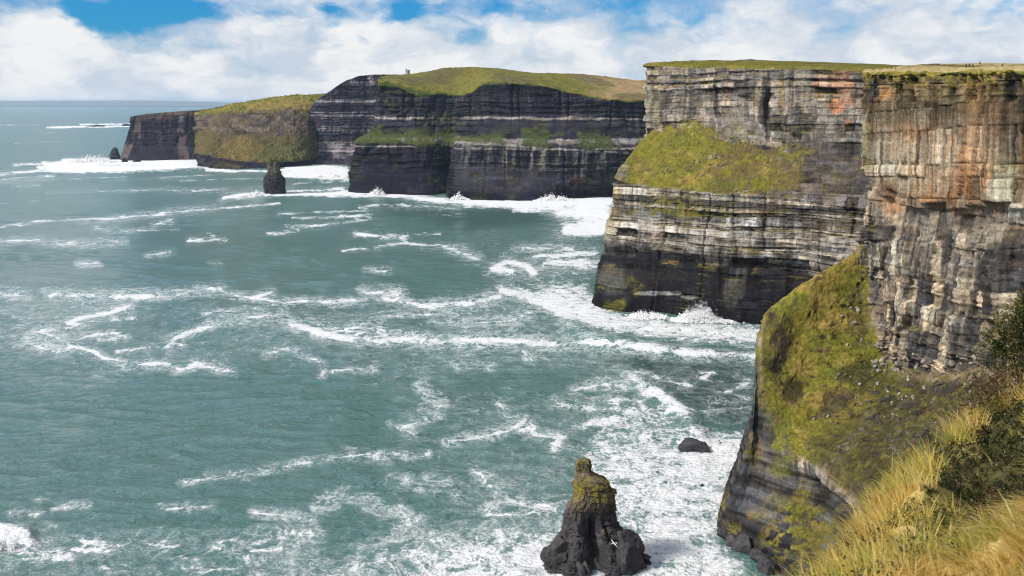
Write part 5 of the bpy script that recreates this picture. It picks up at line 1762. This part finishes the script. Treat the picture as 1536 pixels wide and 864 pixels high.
# dark hedge along the skyline of the near plateau
def hedge():
    rng = np.random.RandomState(5)
    n = 5200
    x = rng.uniform(1372, 1620, n)
    Y = 560 + rng.normal(0, 1.2, n)
    X = (x - 768) / FPX * Y * 1.0
    keep = fbm(x / 16, 0, 0, 3, 88) > -.35
    X, Y, x = X[keep], Y[keep], x[keep]
    z0 = np.array([at_y(a, 103.0, b)[2] for a, b in zip(x, Y)])
    h = rng.uniform(0, 1, len(X)) * (1.1 + .6 * fbm(x / 9, 1, 0, 2, 89)) * np.interp(x, [1372, 1400, 1620], [.3, 1, 1])
    s = rng.uniform(.25, .5, len(X))
    d1 = rng.normal(size=(len(X), 3))
    d2 = rng.normal(size=(len(X), 3))
    c = np.stack((X, Y, z0 + h), -1)
    co = np.stack((c - d1 * s[:, None] * .6, c + d1 * s[:, None] * .6, c + d2 * s[:, None] * .6), 1).reshape(-1, 3)
    o = link_mesh('hedge', raw_mesh('hedge', co, np.arange(len(co)).reshape(-1, 3)), simple_mat('hedge_leaf', (.045, .06, .03), .9, .3, .8))
    tag(o, 'dark low hedge along the skyline behind the walkers', 'hedge')


hedge()
print('things', round(time.time() - T0, 1))
#</THINGS>
#<FORE>
# ------------------------------------------------------------------ grassy cliff edge in the foreground
BR = np.array([(-14, -9), (-6, -3), (-1.6, 1.6), (.55, 4.8), (1.75, 6.9), (2.75, 8.35), (3.55, 9.45), (4.45, 10.7), (5.5, 11.9), (6.8, 13.0), (9.5, 14.8), (16, 18.5), (34, 27), (80, 50), (170, 110)], float)
BZ = np.array([147.6, 147.3, 147.0, 146.75, 146.55, 146.42, 146.5, 146.62, 146.66, 146.7, 146.9, 147.3, 148, 150, 154], float)
tg = np.gradient(BR, axis=0)
tg /= np.linalg.norm(tg, axis=1, keepdims=True)
inn = np.stack((tg[:, 1], -tg[:, 0]), -1)


def ground_profile(d):
    if d >= 0:
        return .56 * min(d, 3.6) + .10 * max(0, min(d - 3.6, 20)) - .05 * math.exp(-d / .3)
    return -(1.1 * min(-d, .6) + 2.3 * max(0, -d - .6)) - .05


ROWS = [40, 20, 10, 6, 4.2, 3, 2, 1.2, .6, .2, 0, -.3, -.8, -2, -6, -18, -45, -62]
fc = []
for b, z0, n in zip(BR, BZ, inn):
    c = []
    for d in ROWS:
        q = b + n * d
        c.append((q[0], q[1], max(-4, z0 + ground_profile(d))))
    fc.append(c)
fnu = [6, 10, 16, 22, 26, 24, 22, 24, 22, 18, 14, 12, 12, 10]
fnv = [4, 4, 6, 8, 10, 12, 12, 10, 8, 6, 6, 8, 8, 10, 16, 24, 14]
FA, ftu, ftv = loft(fc, fnu, fnv, 3, 2)
FN = normals(FA)
fpx, fpy = proj(FA[..., 0], np.maximum(FA[..., 1], .5), FA[..., 2])
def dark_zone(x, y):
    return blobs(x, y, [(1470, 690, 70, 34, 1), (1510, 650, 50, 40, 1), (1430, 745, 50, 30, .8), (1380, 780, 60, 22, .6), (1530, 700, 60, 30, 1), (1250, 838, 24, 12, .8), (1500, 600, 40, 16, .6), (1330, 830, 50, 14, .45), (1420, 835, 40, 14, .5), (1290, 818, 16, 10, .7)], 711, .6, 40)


DENT = [(1500, 720, 80, 55, .34), (1420, 800, 50, 30, .12), (1500, 650, 40, 30, .12)]
dz = .26 * fbm(FA[..., 0] / .75, FA[..., 1] / .9, 0, 3, 701) + .04 * fbm(FA[..., 0] / .25, FA[..., 1] / .25, 0, 2, 702)
for cx, cy, rx, ry, a in DENT:
    dz = dz - a * np.exp(-((fpx - cx) / rx) ** 2 - ((fpy - cy) / ry) ** 2)
steepf = 1 - sstep(FN[..., 2], .3, .6)
FQ = FA.copy()
FQ[..., 2] += dz * (1 - steepf)
FQ += FN * (steepf * 2.0 * fbm(FA[..., 0] / 6, FA[..., 1] / 6, FA[..., 2] / 4, 4, 703) * sstep(-FA[..., 2], -144, -138))[..., None]
n_ = fbm(FA[..., 0] / 1.2, FA[..., 1] / 1.2, 0, 4, 705)
soil = lerp3(np.broadcast_to(W(.45, .33, .13), FA.shape), W(.28, .24, .07), sstep(n_, -.2, .3))
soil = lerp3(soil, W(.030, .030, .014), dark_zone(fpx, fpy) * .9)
soil = lerp3(soil, W(.12, .11, .10), steepf * sstep(-FA[..., 2], -145, -140))
fg = link_mesh('cliff_edge_ground', grid_mesh('cliff_edge_ground', FQ[..., 0], FQ[..., 1], FQ[..., 2], soil, {'grass': 1 - steepf}), rock_material('edge_soil', 6, .03))
tag(fg, 'sloping turf at the cliff edge in the bottom right foreground', None, None, 'structure')


def leaf_material(name, rough=.6, trans=.5):
    m, t = new_mat(name)
    out = t.add('ShaderNodeOutputMaterial')
    at = t.add('ShaderNodeAttribute')
    at.attribute_name = 'col'
    b = t.add('ShaderNodeBsdfPrincipled')
    t.link(at.outputs['Color'], b.inputs['Base Color'])
    b.inputs['Roughness'].default_value = rough
    b.inputs['Specular IOR Level'].default_value = .25
    tr = t.add('ShaderNodeBsdfTranslucent')
    t.link(at.outputs['Color'], tr.inputs[0])
    mx = t.add('ShaderNodeMixShader')
    mx.inputs[0].default_value = trans
    t.link(b.outputs[0], mx.inputs[1])
    t.link(tr.outputs[0], mx.inputs[2])
    t.link(mx.outputs[0], out.inputs[0])
    return m


M_LEAF = leaf_material('blades')
rngf = np.random.RandomState(77)
# sample positions on the near part of the turf
qa = (FQ[1:, 1:] + FQ[:-1, :-1] + FQ[1:, :-1] + FQ[:-1, 1:]) / 4
area = np.linalg.norm(np.cross(FQ[1:, :-1] - FQ[:-1, :-1], FQ[:-1, 1:] - FQ[:-1, :-1]), axis=2)
qx, qy = proj(qa[..., 0], np.maximum(qa[..., 1], .5), qa[..., 2])
VV = np.repeat(((ftv[1:] + ftv[:-1]) / 2)[None], FQ.shape[0] - 1, 0)
ok = (qa[..., 1] > 3.2) & (qa[..., 1] < 22) & (qx > 900) & (qx < 1900) & (VV > 2.2) & (VV < 12.6)
wgt = area * ok * np.where((qx < 1640) & (qy < 1100), 1, .25)


def sample(n, w):
    p = (w / w.sum()).ravel()
    idx = rngf.choice(len(p), n, p=p)
    i, j = np.unravel_index(idx, w.shape)
    a, b = rngf.rand(n), rngf.rand(n)
    P = (FQ[i, j] * ((1 - a) * (1 - b))[:, None] + FQ[i + 1, j] * (a * (1 - b))[:, None] + FQ[i, j + 1] * ((1 - a) * b)[:, None] + FQ[i + 1, j + 1] * (a * b)[:, None])
    return P


def build_grass():
    # tussocks
    nt = 4600
    C = sample(nt, wgt)
    per = 21
    n = nt * per
    tid = np.repeat(np.arange(nt), per)
    cpx, cpy = proj(C[:, 0], C[:, 1], C[:, 2])
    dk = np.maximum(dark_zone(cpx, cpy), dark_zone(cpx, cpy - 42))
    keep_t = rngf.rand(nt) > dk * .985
    rad = rngf.uniform(.04, .13, nt)
    ang = rngf.uniform(0, 2 * math.pi, n)
    rr = np.sqrt(rngf.rand(n)) * rad[tid]
    root = C[tid] + np.stack((np.cos(ang) * rr, np.sin(ang) * rr, -np.full(n, .03)), -1)
    hgt = (rngf.uniform(.11, .30, nt)[tid] * rngf.uniform(.6, 1.25, n))
    tall = np.exp(-((cpx - 1420) / 90) ** 2 - ((cpy - 640) / 90) ** 2)
    hgt *= (1 + .35 * tall)[tid]
    wind = np.stack((-.30 + .25 * fbm(C[:, 0] / .8, C[:, 1] / .8, 0, 2, 720), -.25 + .3 * fbm(C[:, 0] / .8, C[:, 1] / .8, 4, 2, 721)), -1)
    # the lower right tussocks lie flat
    hgt0 = None
    flat = .55 * sstep(cpx + cpy, 2200, 2330)
    wind = wind * (1 + 1.5 * flat)[:, None] + flat[:, None] * np.array((-.7, -.1))
    lean = wind[tid] * 1.0 + np.stack((np.cos(ang), np.sin(ang)), -1) * (.25 + .35 * rngf.rand(n))[:, None] + rngf.normal(0, .18, (n, 2))
    k = keep_t[tid]
    root, hgt, lean, tid2 = root[k], hgt[k], lean[k], tid[k]
    n = len(root)
    wd = rngf.uniform(.0028, .0072, n) * (1 + .2 * rngf.rand(n))
    side = rngf.uniform(0, math.pi, n)
    sx = np.stack((np.cos(side), np.sin(side), np.zeros(n)), -1)
    pts = []
    for t in (0, .35, .7, 1.0):
        hz = hgt * (t - .30 * t * t * np.clip(np.linalg.norm(lean, axis=1), 0, 1.6))
        p = root + np.stack((lean[:, 0] * hgt * t ** 1.7, lean[:, 1] * hgt * t ** 1.7, hz), -1)
        w = wd * (1 - .85 * t ** 1.4)
        if t < 1:
            pts += [p - sx * w[:, None], p + sx * w[:, None]]
        else:
            pts.append(p)
    co = np.stack(pts, 1)                       # n x 7 x 3
    b = np.arange(n)[:, None] * 7
    f = np.array([(0, 1, 3), (0, 3, 2), (2, 3, 5), (2, 5, 4), (4, 5, 6)])
    fs = (b[:, :, None] + f[None]).reshape(-1, 3)
    pal = np.array([(.80, .61, .22), (.76, .56, .16), (.64, .53, .12), (.46, .46, .09), (.19, .22, .04), (.46, .24, .09), (.84, .68, .34)])
    tn = fbm(C[:, 0] / .55, C[:, 1] / .55, 0, 3, 730) + rngf.normal(0, .16, nt)
    green = fbm(C[:, 0] / .9, C[:, 1] / .9, 3, 2, 731)
    cid = np.where(tn > .25, 0, np.where(tn > .0, 1, np.where(tn > -.22, 2, 3)))
    cid = np.where((green > .22) & (rngf.rand(nt) < .6), np.where(rngf.rand(nt) < .5, 4, 3), cid)
    cid = np.where(rngf.rand(nt) < .06, 5, cid)
    bc = cid[tid2]
    sw = rngf.rand(n)
    bc = np.where(sw < .13, 6, np.where(sw < .17, 4, np.where(sw < .3, 1, bc)))
    c = pal[bc] * rngf.uniform(.7, 1.2, (n, 1))
    cols = np.repeat(c[:, None], 7, 1).reshape(-1, 3)
    o = link_mesh('grass', raw_mesh('grass', co.reshape(-1, 3), fs, cols), M_LEAF)
    tag(o, 'long golden and green grass blowing on the cliff edge', None, None, 'stuff')


build_grass()


def leaf_cloud(P, size, cols, rng, flat=.0):
    n = len(P)
    d1 = rng.normal(size=(n, 3))
    d1 /= np.linalg.norm(d1, axis=1, keepdims=True)
    d2 = np.cross(d1, rng.normal(size=(n, 3)))
    d2 /= np.linalg.norm(d2, axis=1, keepdims=True) + 1e-9
    s = size[:, None]
    co = np.stack((P - d1 * s, P + d2 * s * .38, P + d1 * s, P - d2 * s * .38), 1).reshape(-1, 3)
    q = np.arange(4 * n).reshape(-1, 4)
    return co, q, np.repeat(cols[:, None], 4, 1).reshape(-1, 3)


def build_heather():
    w = wgt * (.02 + .35 * sstep(fbm(qa[..., 0] / .35, qa[..., 1] / .35, 0, 2, 751), .25, .5) * (qx < 1500) * (qy > 740) + np.maximum(dark_zone(qx, qy), dark_zone(qx, qy - 42)) ** 1.2)
    ns = 2000
    C = sample(ns, w)
    per = 26
    t = rngf.rand(ns, per)
    h = rngf.uniform(.05, .15, ns)[:, None]
    dirv = rngf.normal(0, .35, (ns, 1, 2))
    P = np.stack((C[:, None, 0] + dirv[..., 0] * h * t + rngf.normal(0, .022, (ns, per)), C[:, None, 1] + dirv[..., 1] * h * t + rngf.normal(0, .022, (ns, per)), C[:, None, 2] + h * t), -1).reshape(-1, 3)
    n = len(P)
    r = rngf.rand(n)
    rs = np.repeat(rngf.rand(ns), per)
    c = np.where((rs < .55)[:, None], W(.028, .043, .014), np.where((rs < .8)[:, None], W(.075, .085, .022), W(.085, .045, .026)))
    c = np.where((r > .965)[:, None], W(.33, .27, .20), c) * rngf.uniform(.6, 1.35, (n, 1))
    co, q, cc = leaf_cloud(P, rngf.uniform(.010, .024, n), c, rngf)
    o = link_mesh('heather', raw_mesh('heather', co, q, cc), M_LEAF)
    tag(o, 'dark heather and low leafy plants in the hollow between the grass tussocks', None, None, 'stuff')


build_heather()


def build_gorse():
    rng = np.random.RandomState(31)
    ctr = at_y(1540, 516, 11.6)
    base = ctr + W(.02, 0, -.62)
    g = empty('gorse_bush', tuple(base))
    tag(g, 'dark green gorse bush with pale yellow tips at the right edge', 'bush')
    lobes = [(0, 0, .08, .40), (-.26, .05, -.06, .27), (-.10, -.1, .25, .24), (.35, .05, .10, .36), (.2, .1, .38, .30), (-.30, -.05, .02, .15), (.10, -.15, -.12, .28), (-.02, 0, .46, .14)]
    Ps, Cs = [], []
    for lx, ly, lz, lr in lobes:
        n = int(5200 * lr ** 2 / .12)
        v = rng.normal(size=(n, 3))
        v /= np.linalg.norm(v, axis=1, keepdims=True)
        r = lr * rng.rand(n) ** .4 * (1 + .35 * fbm(v[:, 0] * 3, v[:, 1] * 3, v[:, 2] * 3 + lx, 3, 741))
        p = v * r[:, None] + W(lx, ly, lz)
        hole = fbm(p[:, 0] / .11, p[:, 1] / .11, p[:, 2] / .11, 2, 742)
        k = hole > -.12
        p = p[k]
        tip = (r[k] > lr * .80) & (rng.rand(len(p)) < .30)
        c = np.where(tip[:, None], W(.36, .27, .075), np.where((rng.rand(len(p)) < .3)[:, None], W(.085, .10, .025), W(.030, .046, .016))) * rng.uniform(.65, 1.3, (len(p), 1))
        Ps.append(p)
        Cs.append(c)
    P = np.vstack(Ps) + (ctr - base)
    c = np.vstack(Cs)
    co, q, cc = leaf_cloud(P, rng.uniform(.010, .022, len(P)), c, rng)
    link_mesh('foliage', raw_mesh('foliage', co, q, cc), M_LEAF, g)
    bark = simple_mat('gorse_stem', (.085, .05, .03), .9)
    for i in range(9):
        a = rng.uniform(0, 6.28)
        tip = Vector((rng.uniform(-.34, .34), rng.uniform(-.15, .15), rng.uniform(.45, .85)))
        bm = bmesh.new()
        prev = None
        for t in np.linspace(0, 1, 6):
            ctrp = Vector((tip.x * t ** 1.2 + .03 * math.sin(5 * t + a), tip.y * t + .03 * math.cos(4 * t + a), -.08 + tip.z * t))
            rr = .014 * (1 - .75 * t)
            ring = [bm.verts.new(ctrp + Vector((rr * math.cos(k * 1.2566), rr * math.sin(k * 1.2566), 0))) for k in range(5)]
            if prev:
                for k in range(5):
                    bm.faces.new((prev[k], prev[(k + 1) % 5], ring[(k + 1) % 5], ring[k]))
            prev = ring
        me = bpy.data.meshes.new('stem')
        bm.to_mesh(me)
        bm.free()
        link_mesh('stem', me, bark, g)
    # rust-brown dead growth under the bush
    n = 1300
    x = rng.normal(1486, 30, n)
    y = rng.normal(584, 17, n) - .25 * (x - 1486)
    P = np.array([at_y(a, b, d) for a, b, d in zip(x, y, 11.4 + rng.normal(0, .18, n))])
    c = np.where((rng.rand(n) < .6)[:, None], W(.15, .085, .045), W(.09, .075, .03)) * rng.uniform(.6, 1.4, (n, 1))
    co, q, cc = leaf_cloud(P, rng.uniform(.014, .032, n), c, rng)
    o = link_mesh('dead_bracken', raw_mesh('dead_bracken', co, q, cc), M_LEAF)
    tag(o, 'rust brown dead growth below the gorse bush', None, None, 'stuff')


build_gorse()
print('foreground', round(time.time() - T0, 1))
#</FORE>
#<HAZE>
# ------------------------------------------------------------------ air
def build_haze():
    m, t = new_mat('haze')
    out = t.add('ShaderNodeOutputMaterial')
    v = t.add('ShaderNodeVolumePrincipled')
    v.inputs['Color'].default_value = (0.62, 0.78, 1.0, 1)
    v.inputs['Density'].default_value = 0.000018
    v.inputs['Anisotropy'].default_value = 0.3
    t.link(v.outputs[0], out.inputs['Volume'])
    bm = bmesh.new()
    bmesh.ops.create_cube(bm, size=1)
    for q in bm.verts:
        q.co = Vector((q.co.x * 400000, q.co.y * 400000, -6 if q.co.z < 0 else 275))
    me = bpy.data.meshes.new('haze')
    bm.to_mesh(me)
    bm.free()
    o = link_mesh('haze', me, m)
    tag(o, None, None, None, 'stuff')


build_haze()
print('done', round(time.time() - T0, 1))
#</HAZE>
